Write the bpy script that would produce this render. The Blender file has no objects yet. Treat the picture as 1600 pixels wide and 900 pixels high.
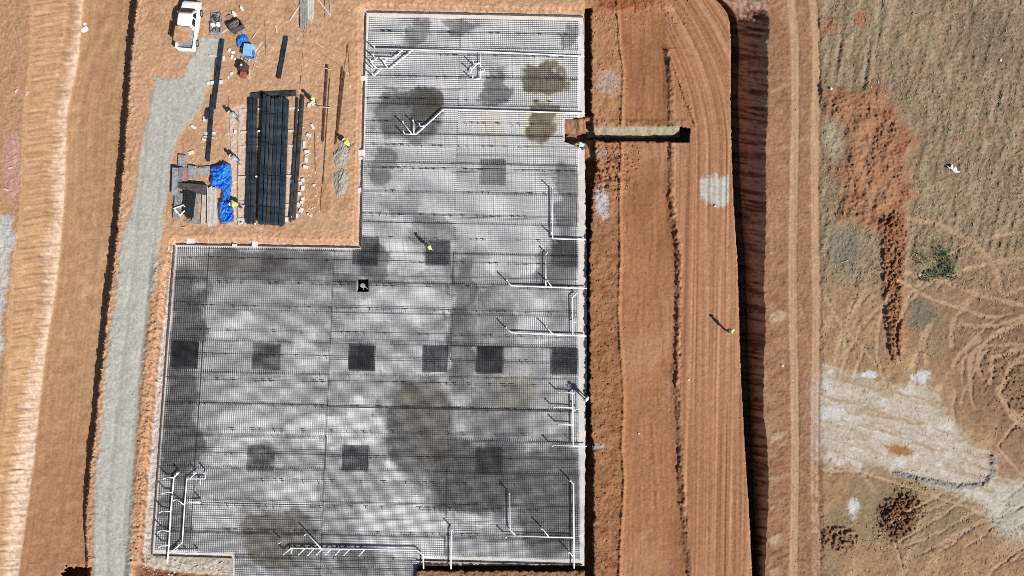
import bpy, bmesh, math, random
import numpy as np
from mathutils import Vector, Matrix

# ---------------------------------------------------------------- camera, light, exposure
scene = bpy.context.scene
TILT = math.radians(5.5)          # the drone camera looks almost straight down
DIST = 66.667                     # metres along the view axis: 16 photo pixels per metre
FPX = 1600 * 24.0 / 36.0
cam_data = bpy.data.cameras.new("drone_camera")
cam_data.lens = 24.0
cam_data.sensor_width = 36.0
cam_data.clip_end = 3000.0
cam = bpy.data.objects.new("drone_camera", cam_data)
cam.location = (0, -DIST * math.sin(TILT), DIST * math.cos(TILT))
cam.rotation_euler = (TILT, 0, 0)
scene.collection.objects.link(cam)
scene.camera = cam

SUN_EL = math.radians(40.0)
SUN_AZ = Vector((0.71, -0.70, 0)).normalized()      # towards the sun, from the lower right of the picture
world = bpy.data.worlds.new("World")
scene.world = world
world.use_nodes = True
wn = world.node_tree
wn.nodes.clear()
wo = wn.nodes.new("ShaderNodeOutputWorld")
bg = wn.nodes.new("ShaderNodeBackground")
sk = wn.nodes.new("ShaderNodeTexSky")
sk.sky_type = 'NISHITA'
sk.sun_disc = False
sk.sun_elevation = SUN_EL
sk.sun_rotation = math.atan2(SUN_AZ.x, SUN_AZ.y)
bg.inputs['Strength'].default_value = 0.05
wn.links.new(sk.outputs[0], bg.inputs[0])
wn.links.new(bg.outputs[0], wo.inputs[0])
sun_data = bpy.data.lights.new("sun", 'SUN')
sun_data.energy = 5.0
sun_data.angle = math.radians(0.53)
sun_data.color = (1.0, 0.97, 0.925)
sun = bpy.data.objects.new("sun", sun_data)
to_sun = Vector((SUN_AZ.x * math.cos(SUN_EL), SUN_AZ.y * math.cos(SUN_EL), math.sin(SUN_EL)))
sun.rotation_euler = to_sun.to_track_quat('Z', 'Y').to_euler()
sun.location = to_sun * 120
scene.collection.objects.link(sun)
vs = scene.view_settings
vs.view_transform = 'Standard'
vs.look = 'None'
vs.exposure = 0.42
vs.gamma = 1.0
vs.use_curve_mapping = False
scene.render.engine = 'CYCLES'
scene.cycles.use_denoising = False          # keeps the grain of soil and mesh
scene.cycles.filter_width = 0.95

# ---------------------------------------------------------------- surveying helpers
CT, ST = math.cos(TILT), math.sin(TILT)
CX, CY, CZ = cam.location

def W(px, py, z=0.0):
    """Point of the site seen at photo position (px, py) at height z (metres above the slab)."""
    u = (np.asarray(px, float) - 800.0) / FPX
    v = (450.0 - np.asarray(py, float)) / FPX
    dy = v * CT + ST
    dz = v * ST - CT
    k = (z - CZ) / dz
    return CX + u * k, CY + dy * k, np.zeros_like(u) + z

def P(px, py, z=0.0):
    x, y, zz = W(px, py, z)
    return Vector((float(x), float(y), float(zz)))

_M = np.uint32
def _hash(ix, iy, seed):
    with np.errstate(over='ignore'):
        h = ix.astype(np.int64).astype(_M) * _M(374761393) + iy.astype(np.int64).astype(_M) * _M(668265263) + _M((seed * 2654435761) & 0xffffffff)
        h = (h ^ (h >> _M(13))) * _M(1274126177)
        h = (h ^ (h >> _M(16))) * _M(2246822519)
        h = h ^ (h >> _M(15))
    return h.astype(np.float64) / 4294967295.0

def vn(x, y, seed=0):
    """value noise in -1..1"""
    x = np.asarray(x, float); y = np.asarray(y, float)
    ix = np.floor(x); iy = np.floor(y)
    fx = x - ix; fy = y - iy
    fx = fx * fx * (3 - 2 * fx); fy = fy * fy * (3 - 2 * fy)
    a = _hash(ix, iy, seed); b = _hash(ix + 1, iy, seed)
    c = _hash(ix, iy + 1, seed); d = _hash(ix + 1, iy + 1, seed)
    return 2 * ((a * (1 - fx) + b * fx) * (1 - fy) + (c * (1 - fx) + d * fx) * fy) - 1

def fbm(x, y, seed=0, octv=4, gain=0.5):
    s = 0; amp = 1.0; t = 0
    for o in range(octv):
        cs, sn = math.cos(0.6 * o), math.sin(0.6 * o)
        f = 2.03 ** o
        s = s + amp * vn((x * cs - y * sn) * f + 17.3 * o, (x * sn + y * cs) * f - 9.1 * o, seed + o * 31)
        t += amp; amp *= gain
    return s / t

def ss(a, b, x):
    t = np.clip((x - a) / (b - a), 0, 1)
    return t * t * (3 - 2 * t)

def lerp(a, b, t):
    return a + (b - a) * t

def line(pts):
    ys = [p[1] for p in pts]; xs = [p[0] for p in pts]
    return lambda y: np.interp(y, ys, xs)

def seg_dist(px, py, pts, closed=False):
    """distance to a polyline and the parameter (running length) of the nearest point"""
    best = np.full(np.shape(px), 1e9)
    run = np.zeros(np.shape(px)); acc = 0.0
    n = len(pts)
    for i in range(n if closed else n - 1):
        ax, ay = pts[i][:2]; bx, by = pts[(i + 1) % n][:2]
        dx, dy = bx - ax, by - ay
        L2 = dx * dx + dy * dy
        t = np.clip(((px - ax) * dx + (py - ay) * dy) / L2, 0, 1)
        d = np.hypot(px - ax - t * dx, py - ay - t * dy)
        m = d < best
        best = np.where(m, d, best)
        run = np.where(m, acc + t * math.sqrt(L2), run)
        acc += math.sqrt(L2)
    return best, run

def inside(px, py, pts):
    c = np.zeros(np.shape(px), bool)
    n = len(pts)
    for i in range(n):
        ax, ay = pts[i][:2]; bx, by = pts[(i + 1) % n][:2]
        if ay == by:
            continue
        cond = ((ay > py) != (by > py)) & (px < (bx - ax) * (py - ay) / (by - ay) + ax)
        c ^= cond
    return c

def sdist(px, py, pts):
    """signed distance to a closed outline, positive outside"""
    d, _ = seg_dist(px, py, pts, True)
    return np.where(inside(px, py, pts), -d, d)

def lin(c):
    c = np.asarray(c, float) / 255.0
    return np.where(c <= 0.04045, c / 12.92, ((c + 0.055) / 1.055) ** 2.4)

GAIN = 1.22
def alb(r, g, b):
    return np.clip(lin((r, g, b)) / GAIN * np.array((0.84, 0.875, 0.96)), 0.004, 0.85)

# ---------------------------------------------------------------- survey lines of the site (photo pixels)
x_top = line([(46, -40), (46, 60), (45, 90), (35, 180), (33, 250), (30, 340), (20, 400), (12, 480), (9, 560), (3, 630), (-6, 720), (-20, 900)])
x_band = line([(118, -40), (112, 30), (100, 100), (85, 180), (78, 250), (75, 290), (78, 340), (64, 390), (66, 430), (64, 480), (53, 540), (46, 570), (30, 630), (26, 680), (14, 750), (2, 900)])
x_foot = line([(135, -40), (130, 12), (127, 60), (122, 100), (114, 136), (106, 180), (104, 230), (103, 290), (96, 385), (89, 445), (83, 487), (75, 530), (68, 590), (62, 640), (53, 730), (46, 780), (38, 840), (30, 900)])
x_cut = line([(214, -40), (208, 0), (202, 60), (198, 95), (193, 180), (190, 229), (184, 285), (179, 336), (174, 390), (169, 433), (162, 481), (157, 540), (149, 610), (142, 677), (136, 723), (130, 787), (128, 833), (130, 880), (130, 940)])
x_e970 = line([(966, -20), (971, 70), (977, 110), (974, 190), (971, 300), (972, 400), (969, 490), (975, 590), (977, 620), (974, 700), (978, 750), (973, 830), (970, 900)])
x_dark = line([(1040, 60), (1046, 133), (1048, 190), (1047, 240), (1047, 310), (1051, 345), (1058, 383), (1060, 450), (1058, 520), (1057, 615), (1061, 680), (1063, 740), (1066, 790), (1070, 833), (1075, 900)])
x_ditch = line([(1060, -60), (1098, -20), (1118, 0), (1128, 10), (1136, 22), (1140, 36), (1142, 80), (1141, 150), (1143, 240), (1145, 300), (1149, 360), (1152, 400), (1155, 500), (1158, 590), (1162, 667), (1165, 717), (1168, 760), (1172, 820), (1175, 883), (1177, 940)])
w_ditch = line([(9, -20), (12, 60), (11, 200), (11, 300), (11, 400), (11, 600), (10, 680), (8, 760), (5, 850), (5, 900)])
x_bank = line([(1193, -20), (1197, 7), (1202, 33), (1200, 77), (1200, 167), (1196, 233), (1197, 290), (1196, 380), (1193, 443), (1196, 507), (1193, 567), (1192, 650), (1197, 677), (1200, 733), (1200, 787), (1197, 840), (1195, 893)])
x_field = line([(1281, -40), (1282, 60), (1284, 200), (1284, 420), (1285, 600), (1286, 900)])

GRAVEL = [(346, 60), (312, 60), (302, 84), (293, 104), (287, 120), (264, 124), (243, 121), (240, 140), (234, 165), (230, 192),
          (217, 251), (210, 318), (196, 351), (188, 390), (184, 449), (177, 492), (170, 540), (163, 612), (156, 690), (149, 750), (147, 900),
          (147, 1000), (205, 1000), (205, 890), (206, 830), (210, 733), (212, 700), (217, 620), (222, 575), (229, 513), (232, 481), (243, 449), (248, 395),
          (253, 363), (262, 300), (267, 270), (272, 229), (281, 212), (300, 187), (317, 162), (326, 130), (337, 100)]
# outline of the concrete and of the mesh
SLAB = [(573, 20), (912, 27), (914, 180), (914, 184), (882, 186), (882, 222), (914, 232), (917, 420), (917, 560), (915, 700), (913, 884),
        (652, 877), (650, 1100), (363, 1100), (364, 872), (237, 868), (246, 720), (254, 630), (264, 520), (271, 440), (275, 383), (563, 388), (566, 260), (571, 110)]
MESH = [(577, 26), (905, 33), (904, 185), (881, 187), (881, 221), (903, 228), (904, 400), (904, 560), (905, 700), (907, 876),
        (655, 871), (652, 1090), (366, 1090), (367, 865), (242, 861), (250, 720), (258, 630), (267, 520), (273, 440), (277, 386), (566, 391), (569, 260), (575, 110)]
SUMP = [(558, 436.3), (576, 436.3), (576, 455.3), (558, 455.3)]
TRENCH = [(914, 200), (935, 198), (1000, 198.5), (1062, 198), (1078, 201), (1077, 222), (1062, 222.5), (1000, 221), (950, 222), (914, 217)]

def ell(px, py, cx, cy, rx, ry, rot=0.0):
    c, s = math.cos(rot), math.sin(rot)
    dx, dy = px - cx, py - cy
    return np.hypot((dx * c + dy * s) / rx, (-dx * s + dy * c) / ry)

def terrain(px, py, want_colour=True):
    px = np.asarray(px, float); py = np.asarray(py, float)
    u, v = px / 16.0, py / 16.0                      # roughly metres
    sd = sdist(px, py, SLAB)
    n1 = fbm(u * 0.9, v * 0.9, 3, 3)
    n2 = fbm(u * 3.1, v * 3.1, 5, 3)
    n3 = vn(u * 8.5, v * 8.5, 8)
    n4 = vn(u * 5.0, v * 5.0, 18)
    wob = fbm(u * 0.8, v * 0.8, 11, 4) * 2.2
    rag = fbm(u * 2.6, v * 2.6, 13, 3) * 2.2

    # ---------------- left: high ground, striated slope, bright bank, lower track
    xt, xb, xf, xc = x_top(py), x_band(py), x_foot(py), x_cut(py)
    tooth = vn(u * 0.30 + 0.2 * n1, v * 3.6 + u * 0.5, 21) + 0.7 * vn(u * 0.6, v * 7.6 + u * 1.2, 22)
    toothb = 0.7 * vn(u * 0.5, v * 4.2 + 0.4 * n1, 23) + 0.8 * vn(u * 0.9, v * 8.4, 24)
    xbr = xb + 7 * toothb
    hi, mid, yard = 1.25, 0.25, 0.8
    low = np.interp(py, [0, 450, 700, 800, 890], [-1.8, -1.6, -1.2, -0.9, -0.4])
    zl = hi + 0.05 * n1
    tt = ss(xt, xt + 8, px)
    zl = zl - 0.25 * tt - (hi - 0.25 - mid) * ss(xt, xb, px)
    slope_w = ss(xt + 2, xt + 14, px) * (1 - ss(xf - 4, xf, px))
    zl = zl - (mid - low) * ss(xb + 1.5 * toothb - 12, xf + 2, px)
    zl = zl + slope_w * 0.05 * tooth * (1 - ss(xbr, xf, px) * .4) + slope_w * 0.028 * toothb * ss(xbr - 6, xbr + 6, px)
    zl = zl + (1 - tt) * (0.05 * n2 + 0.035 * n3)
    track = ss(xf - 1, xf + 2, px)
    streak = vn((px - xf) / 3.3, py / 210.0, 31) + 0.5 * vn((px - xf) / 7.0, py / 90.0, 32)
    zl = zl + track * (0.018 * streak + 0.03 * n1 + 0.012 * n3 + 0.012 * n2)
    zl = zl + track * 0.05 * vn((px + py * 0.5) / 13, (py - px) / 60., 33) * ss(150, 60, py)
    # ---------------- the yard with the gravel road
    n5 = vn(u * 7.1, v * 7.1, 28)
    zy = yard + 0.04 * n1 + 0.024 * n2 + 0.022 * n3 + .022 * n4 + .018 * n5
    gsd = sdist(px + wob * .8, py + wob * .8, GRAVEL)
    gw = 1 - ss(-3.5, 3.5, gsd + rag)
    rut = ss(5, 1, np.abs(px - (x_cut(py) + 37 + 3 * n1))) + 0.7 * ss(4, 1, np.abs(px - (x_cut(py) + 65)))
    zy = lerp(zy, yard + 0.03 + 0.014 * n2 + 0.012 * n3 + .02 * n1 - 0.03 * rut, gw)
    graders = vn(u * 0.5 + v * .06, v * 2.2 - u * 0.55, 35)
    zy = zy + 0.055 * graders * ss(130, 60, py) * ss(330, 380, px)
    zy = zy + 0.05 * vn(u * 2.3, v * .45, 36) * ss(470, 500, px) * ss(80, 130, py) * .6
    # windrow of soil beside the gravel road
    dberm = px - (247 - (py - 400) * 0.078 - np.clip(py - 500, 0, 60) * .04)
    bw = ss(390, 430, py) * ss(-13, -3, dberm) * ss(14, 6, dberm)
    zy = zy + bw * (0.26 + 0.13 * n2 + 0.05 * n3)
    cutr = xc + 5.5 + rag * 1.1 + 1.2 * n3
    z = lerp(zl, zy + 0.12 * n2 * ss(24, 0, px - cutr), ss(-0.7, 0.7, px - cutr))
    # pit at the foot of the picture, left
    pit = ss(1.1, .85, ell(px, py, 122, 899, 24, 15) + .32 * n2 + .2 * n4)
    z = z - 2.6 * pit * ss(0, 3, cutr + 6 - px)
    # ---------------- excavation round the slab (west, north and the inner corner)
    bankw = 9 + rag * 0.8 + np.where(py < 60, 3.0, 0) + np.where((py > 330) & (py < 400) & (px > 270), 2, 0)
    west = (px < 914)
    flatw = np.where((px < 290) & (py > 383), np.interp(py, [383, 450, 560, 700, 870], [3., 5., 9., 9., 11.]) + rag * .9, 3.0)
    bank = ss(1.2, 1, sd / np.maximum(bankw, 3)) if False else 1 - ss(flatw, flatw + np.maximum(bankw, 4), sd)
    zbank = -0.06 + 0.05 * n2 + 0.03 * n3
    south = ss(862, 880, py) * ss(200, 240, px)
    z = np.where(west, lerp(z, zbank, bank), z)
    ledge = (px > 226) & (px < 640) & (py > 862)
    z = np.where(ledge, zbank + .04, z)
    z = z + np.where(west, 1, 0) * 0.10 * n2 * ss(0, 6, sd) * ss(26, 12, sd)
    # dark bank below the lower left corner
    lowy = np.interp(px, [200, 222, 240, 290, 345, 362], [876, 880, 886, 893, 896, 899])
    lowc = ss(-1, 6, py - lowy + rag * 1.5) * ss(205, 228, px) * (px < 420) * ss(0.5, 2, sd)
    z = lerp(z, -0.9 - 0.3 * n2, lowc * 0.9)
    # open trench south of the slab's right half
    st = (px > 650) & (px < 930)
    trs = np.where(st, ss(-.5, .8, py - 884) * (1 - ss(-.6, .6, py - 891.5 - rag * 1.2)), 0)
    soil_s = 0.55 + 0.12 * n2 + .06 * n3
    z = np.where(st & (py > 884), lerp(soil_s, -0.75, trs), z)
    # ---------------- east of the slab
    xe, xd = x_e970(py), x_dark(py)
    loose = 0.62 + 0.10 * n1 + 0.075 * n2 + 0.04 * n3
    smooth1 = 0.42 + 0.03 * n1 + 0.03 * vn(px / 3.0 + .5 * n1, py / 45.0, 40) * ss(-.4, .3, fbm(u * .4, v * .2, 38, 2)) + 0.022 * vn(px / 4.6 + .8 * n1, py / 70.0, 41) + 0.016 * n2 + 0.012 * n3 + .01 * n4
    bend = 85 * (np.clip(240 - py, 0, 300) / 240.0) ** 2
    gxx = px + bend
    grad = 0.66 + 0.045 * vn(gxx / 2.6 + (py - 300) / 210, py / 260.0, 49) + 0.03 * vn(gxx / 3.4 + (py - 300) / 160, py / 260.0, 43) + 0.055 * vn(gxx / 9.0 + (py - 300) / 300, py / 400.0, 44) + 0.012 * n3 + .012 * n2
    # wheel arcs in the upper part
    r_arc = np.hypot((px - 1000), (py - 140) * 0.8)
    arcs = 0.0 * vn(r_arc / 5.0, py / 80., 45) * ss(230, 80, py) * ss(1000, 1060, px)
    grad = grad + arcs
    ez = lerp(loose, smooth1, ss(-2.5, 2.5, px - xe - rag * .5))
    ridge = ss(4, 0, np.abs(px - xe + 2)) * 0.14
    ez = ez + ridge * (1 + .6 * n2)
    drag = rag * 1.2 + 1.5 * n2
    dark_on = ss(70, 95, py)
    ez = lerp(ez, grad, np.where(py > 75, ss(-11, 8, px - xd - drag), ss(-25, 25, px - 1050 - wob * 4)))
    rl = ss(7, 1, np.abs(px - xd - 2 - drag)) * dark_on * (0.14 + .10 * n2 + .10 * n4) * (0.8 + .5 * vn(u * .3, v * .35, 47))
    ez = ez + rl
    xd2 = 1044 + (py - 80) * 0.37 + 2.5 * n2
    ez = ez + ss(4, 0.5, np.abs(px - xd2)) * (py > 78) * (py < 200) * (0.12 + 0.14 * n2)
    topn = ss(24, 8, py + rag * 2) * ss(925, 945, px) * ss(1075, 1030, px)
    ez = ez + topn * (0.22 + 0.12 * n2)
    # narrow black trench along the slab
    te = 925 + rag * 1.5 + 1.5 * n3 + np.interp(py, [0, 25, 120, 170, 235, 260, 300, 380, 500, 620, 720, 860], [0, -2, -2, -1, 4, 8, 0, -4, -5, -4, 2, 2])
    tw = 1 - ss(-1.0, 1.0, px - te)
    tn = ss(12, 16, py)
    tfloor = -1.5 + .1 * n2
    ez = lerp(ez, tfloor, tw * tn * (1 - ss(-1, 1, 0) * 0))
    plug = ss(8, 2, np.abs(py - 186)) + ss(20, 8, np.abs(py - 236)) * .85
    ez = lerp(ez, 0.25 + .12 * n2, np.clip(plug, 0, 1) * tw)
    # side trench that runs out from the slab
    dT = sdist(px, py + rag * .35, TRENCH)
    tr_floor = -1.55
    nwall = np.interp(py + rag * .5, [197, 198.6, 215, 216, 221, 222.4], [0.6, 0.3, -1.2, -2.3, -2.3, 0.6])
    nwall = nwall + 0.06 * vn(u * 2.5, v * 0.8, 48)
    ew = ss(1061, 1064, px)
    nwall = lerp(nwall, np.minimum(nwall, -2.3), ew * (py < 221))
    ez = np.where(dT < 0, np.minimum(ez, nwall), ez)
    lip = ss(9, 3, np.abs(py - 194)) * ss(925, 940, px) * ss(1078, 1060, px)
    ez = ez + np.where(dT > 0, 0.12 * lip * (1 + n2), 0)
    churn = ss(60, 20, np.abs(py - 262)) * ss(1000, 960, px)
    ez = ez + churn * (0.14 * n2 + .12 * n4) * (1 - tw)
    # the dug-out notch in the slab's edge
    nd = sdist(px, py, [(883, 187), (915, 186), (915, 232), (905, 228), (883, 221)])
    notch = np.interp(py, [186, 209, 213, 221, 224], [0.05, -0.75, -1.3, -1.3, 0.0]) + 0.12 * n2 + 0.05 * n3
    notch = notch + 0.35 * ss(896, 906, px) * ss(212, 200, py)
    z = np.where(px >= 914, ez, z)
    z = np.where((nd + .5 * rag < 0.8) & (px < 915), notch, z)
    # deep ditch and its shaded bank, then the high ground in the east
    dx = px - x_ditch(py) - rag * .25 - .4 * n3
    wd = w_ditch(py)
    hiE = 1.0
    xbk = x_bank(py) + rag * .7
    faceN = vn(u * 0.35, v * 3.4 + 0.5 * n1 - u * .5, 51) + 0.6 * vn(u * 0.8, v * 7 - u, 52) + .5 * n2
    floor_z = np.interp(py, [-20, 4, 38, 80], [0.1, -0.4, -1.9, -2.45])
    slot_z = np.interp(py, [-20, 0, 36, 80], [-.4, -1.6, -3.6, -4.2])
    x0 = x_ditch(py) + wd
    t = np.clip((px - x0) / np.maximum(xbk - x0, 4), 0, 1)
    face = floor_z + (hiE - floor_z) * t
    face = face + 0.11 * (hiE - floor_z) * faceN * np.sin(np.pi * np.clip(t, 0, 1)) ** .7
    ditch = lerp(slot_z + .05 * n2, face, ss(-.7, .7, px - x0 - .8 * n2))
    soft_top = 0 * py
    z = np.where(px > 1000, lerp(z, ditch, ss(-.6, .6, dx)), z)
    z = np.where((px > 1000) & (soft_top > 0), lerp(z, 0.55 + .35 * t + 0.10 * faceN, soft_top), z)
    # high ground: haul road with two wheel tracks
    road = hiE + 0.05 * n1 + 0.045 * n2 + 0.03 * n3
    w1 = 1241 + 2 * np.sin(py / 90.0) + np.where(py < 60, (60 - py) * -.08, 0)
    w2 = 1275 + 1.2 * np.sin(py / 70.0 + 1) + np.where(py < 60, (60 - py) * -.1, 0)
    wt = ss(8, 4.5, np.abs(px - w1 - n2)) + ss(8, 4.5, np.abs(px - w2 - n2))
    road = lerp(road, hiE - 0.05 + 0.018 * vn(px / 2.4, py / 150.0, 53) + .008 * n3, np.clip(wt, 0, 1))
    fan = vn((px * 0.55 + py) / 7.0, (px - py) / 45.0, 54) * ss(-.1, .5, vn(px / 60, py / 45.0, 56)) * ss(1198, 1205, px) * ss(1238, 1215, px)
    road = road + 0.06 * fan
    big_e = ss(-.6, .6, px - xbk)
    z = np.where(px > 1100, lerp(z, road, big_e), z)
    # the field
    fw = ss(-2, 2, px - x_field(py) - 2.2 * rag - 2 * n2 - 1.5 * n4)
    dryz = ss(400, 520, py)
    fld = hiE + 0.06 + 0.06 * n1 + (0.055 - .03 * dryz) * n2 + (0.032 - .016 * dryz) * n3 + (.034 - .02 * dryz) * n4
    furrow = vn(px / 6.5 + (py / 55.0), py / 80.0, 61) * ss(170, 120, py) * ss(1420, 1360, px)
    fld = fld + (1 - dryz) * 0.05 * vn(u * 2.3 + v * .5, v * .55, 83)
    fld = fld + 0.09 * furrow
    furrow2 = vn(px / 10.0 - py / 40.0, py / 110.0, 62) * ss(1420, 1480, px) * ss(240, 200, py)
    fld = fld + 0.05 * furrow2
    heap = [(1290, 138), (1340, 142), (1372, 138), (1392, 160), (1410, 195), (1428, 215), (1416, 250), (1420, 300), (1414, 340), (1404, 365), (1345, 350), (1312, 345), (1322, 300), (1300, 270), (1330, 240), (1318, 200), (1290, 170)]
    hs = sdist(px + wob * 4, py + wob * 4, heap)
    hw = ss(11, -9, hs + 5 * n2 + 3 * n4)
    bars = vn(px / 60., py / 5.2, 63) * ss(310, 318, py) * ss(350, 342, py) * ss(1318, 1330, px) * ss(1372, 1362, px)
    rough_h = 0.12 * np.abs(n2) + .09 * n4 + .06 * n3
    smooth_h = ss(1.2, .7, ell(px, py, 1378, 300, 24, 32)) + ss(1.2, .7, ell(px, py, 1376, 158, 14, 16)) + ss(1.2, .7, ell(px, py, 1350, 235, 14, 60))
    fld = fld + hw * (0.2 + 0.15 * n1 + .45 * rough_h * (1 - .85 * np.clip(smooth_h, 0, 1)) + 0.10 * bars)
    tail_c = np.interp(py, [330, 420, 500, 570], [1397, 1397, 1399, 1401])
    tail_w = np.interp(py, [330, 420, 500, 570], [26, 20, 17, 6])
    tl = ss(1.15, .5, np.abs(px - tail_c + 3 * n2) / tail_w) * ss(330, 350, py) * ss(572, 555, py)
    fld = fld + tl * (0.22 + 0.14 * n2 + 0.10 * n4 + .06 * n3)
    d2 = ell(px, py, 1408, 808, 34, 54, 0.5) + .35 * n1 + .2 * n2
    dh = ss(1.1, .35, d2)
    fld = fld + dh * (0.26 + 0.3 * n2 + 0.16 * n4 + .1 * n3)
    d3 = ss(1.15, .6, ell(px, py, 1312, 842, 30, 24) + .3 * n1)
    fld = fld + d3 * (0.10 + .16 * n4 + .1 * n2)
    # wheel ruts
    paths = [([(1420, 342), (1470, 352), (1520, 378), (1555, 412), (1568, 458)], 5.0), ([(1418, 428), (1470, 440), (1530, 462), (1600, 478), (1680, 490)], 5.0),
             ([(1405, 440), (1460, 470), (1530, 492), (1560, 496)], 3.5), ([(1500, 510), (1560, 510), (1640, 478)], 4.5), ([(1518, 610), (1516, 560), (1545, 530), (1600, 500), (1680, 470)], 5.0),
             ([(1548, 600), (1552, 560), (1600, 545), (1680, 520)], 4.5), ([(1564, 610), (1580, 570), (1610, 555), (1680, 550)], 5.0),
             ([(1290, 465), (1310, 500), (1345, 540), (1370, 570)], 3.5), ([(1560, 610), (1580, 650), (1640, 700)], 5.0), ([(1575, 640), (1600, 655), (1680, 660)], 4.0),
             ([(1280, 735), (1345, 738), (1420, 762), (1500, 790), (1560, 815)], 3.0), ([(1470, 860), (1520, 825), (1600, 790)], 3.0), ([(1540, 905), (1575, 872), (1640, 830)], 3.0), ([(1400, 852), (1410, 885), (1416, 905)], 2.5),
             ([(1600, 645), (1560, 700), (1600, 745), (1680, 770)], 3.0)]
    ruts = np.zeros_like(px)
    if px.size > 64 or px.max() > 1280:
        rr_ = np.random.RandomState(77)
        for q_ in range(26):
            cx_, cy_, R0 = 1560 + 90 * rr_.rand(), 520 + 150 * rr_.rand(), 50 + 230 * rr_.rand()
            a0 = math.radians(120 + 130 * rr_.rand()); da = 0.5 + 1.0 * rr_.rand()
            paths.append(([(cx_ + R0 * math.cos(a0 + da * t_ / 7.0), cy_ + .8 * R0 * math.sin(a0 + da * t_ / 7.0)) for t_ in range(8)], -(2.5 + 2.5 * rr_.rand())))
        for q_ in range(16):
            x_0, y_0 = 1290 + 300 * rr_.rand(), 780 + 130 * rr_.rand(); L_ = 50 + 90 * rr_.rand(); sl_ = -.45 - .35 * rr_.rand()
            paths.append(([(x_0, y_0), (x_0 + L_ * .5, y_0 + L_ * .5 * sl_ + 4), (x_0 + L_, y_0 + L_ * sl_)], -2.5))
        for pts, w in paths:
            d, run_ = seg_dist(px + 2.5 * n1, py + 2.5 * n1, pts)
            k_ = 1.0 if w > 0 else .85
            tot = sum(math.hypot(pts[i_ + 1][0] - pts[i_][0], pts[i_ + 1][1] - pts[i_][1]) for i_ in range(len(pts) - 1))
            ends = ss(0, .15, run_ / tot) * ss(1, .85, run_ / tot) if w < 0 else 1.0
            w = abs(w)
            ruts = np.maximum(ruts, k_ * ends * ss(w * 1.25, w * .35, d + 2.0 * n2))
    fld = lerp(fld, hiE + 0.035 + .04 * n1 + .02 * n2 + .012 * n3 + .015 * vn((px + py) / 3, (px - py) / 40, 66), ruts * .8)
    fld = fld - 0.05 * ruts
    muddy = ss(1.15, .6, ell(px, py, 1590, 585, 75, 70))
    fld = fld + muddy * (1 - ruts) * (0.06 * n2 + 0.05 * n4)
    pale = [(1278, 575), (1302, 582), (1320, 588), (1355, 596), (1398, 614), (1440, 600), (1462, 610), (1472, 640), (1492, 668), (1520, 700), (1552, 715), (1562, 745), (1590, 760), (1570, 800), (1545, 800), (1500, 775),
            (1430, 752), (1390, 734), (1345, 728), (1300, 725), (1284, 700), (1276, 660)]
    ps = sdist(px + wob * 3.5, py + wob * 3.5, pale)
    strk = vn((px + py * .35) / 70 + n1, (py - px * .22 + 7 * n1) / 7., 64) + .5 * vn((px + py * .35) / 30, (py - px * .3 + 5 * n1) / 3., 65)
    pw = ss(14, -12, ps + rag * 4 + 7 * strk + 4 * n4)
    fld = lerp(fld, hiE + 0.02 + .012 * n2 + .012 * n3 + 0.02 * strk, pw * .85)
    berm_d, _ = seg_dist(px, py, [(1400, 740), (1450, 752), (1500, 762), (1540, 757), (1553, 740), (1552, 715)])
    bm = ss(7, 1.5, berm_d + 2 * n2)
    fld = fld + bm * (0.09 + .08 * n2 + .06 * n3)
    z = np.where(px > 1230, lerp(z, fld, fw), z)
    # concrete ground under the slab and the sump hole
    z = np.where(sd < -1.0, -0.28, z)
    if not want_colour:
        return z

    # ------------------------------------------------------------ soil colours, with sunlit and shaded tones painted into some banks and ridges
    def mix(c, rgb, w):
        w = np.clip(w, 0, 1)[..., None]
        return c * (1 - w) + alb(*rgb) * w
    c = np.zeros(px.shape + (3,)) + alb(196, 152, 114)
    big = fbm(u * .25, v * .25, 71, 4)
    med = fbm(u * 1.1, v * 1.1, 72, 4)
    fin = fbm(u * 4.2, v * 4.2, 73, 2)
    # left side
    left = px < cutr
    c = np.where(left[..., None], alb(184, 143, 103), c)
    c = mix(c, (202, 162, 122), ss(.1, .7, med) * .6)
    c = mix(c, (226, 198, 172), left * ss(xb - 4 + 6 * toothb + 4 * n1, xb + 12 + 5 * toothb, px) * (1 - ss(xf - 3, xf + 1, px)) * (.62 + .4 * fin))  # band painted paler to brighten its sun-facing slope
    c = mix(c, (176, 132, 96), left * track * ss(0, .6, fbm(u * .5, v * .06, 74, 3)) * .7)
    c = mix(c, (196, 156, 114), left * track * ss(0.1, .7, streak) * .5)
    c = mix(c, (176, 124, 88), left * track * ss(500, 800, py) * .7)
    c = mix(c, (175, 130, 98), left * (1 - tt) * ss(0., .5, med) * .8)
    c = mix(c, (196, 150, 132), left * ss(1.2, .5, ell(px, py, 20, 260, 16, 70)) * .7)
    wl = sdist(px + wob * 4, py + wob * 3, [(-80, 335), (22, 338), (24, 375), (14, 430), (10, 470), (6, 520), (4, 560), (-80, 570)])
    c = mix(c, (196, 190, 180), left * ss(4, -4, wl + 2 * rag) * .9)
    # yard
    c = mix(c, (176, 132, 96), (~left) * (px < 620) * ss(0.0, .5, big + .5 * med) * .55)
    c = mix(c, (214, 170, 130), (~left) * (px < 620) * ss(-.1, .6, -med) * .5)
    c = mix(c, (168, 122, 84), (~left) * ss(1.2, .6, ell(px, py, 450, 17, 8, 7)) * .8)
    c = mix(c, (224, 196, 168), (~left) * ss(8, -2, sdist(px + wob, py + wob, [(358, 170), (386, 165), (384, 350), (362, 350)])) * .75)
    c = mix(c, (222, 200, 176), (~left) * ss(5, -2, sdist(px + wob, py + wob, [(452, 230), (460, 228), (454, 345), (446, 345)])) * .7)
    gcol = alb(188, 184, 167)
    gm = gw * (0.95)
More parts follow.
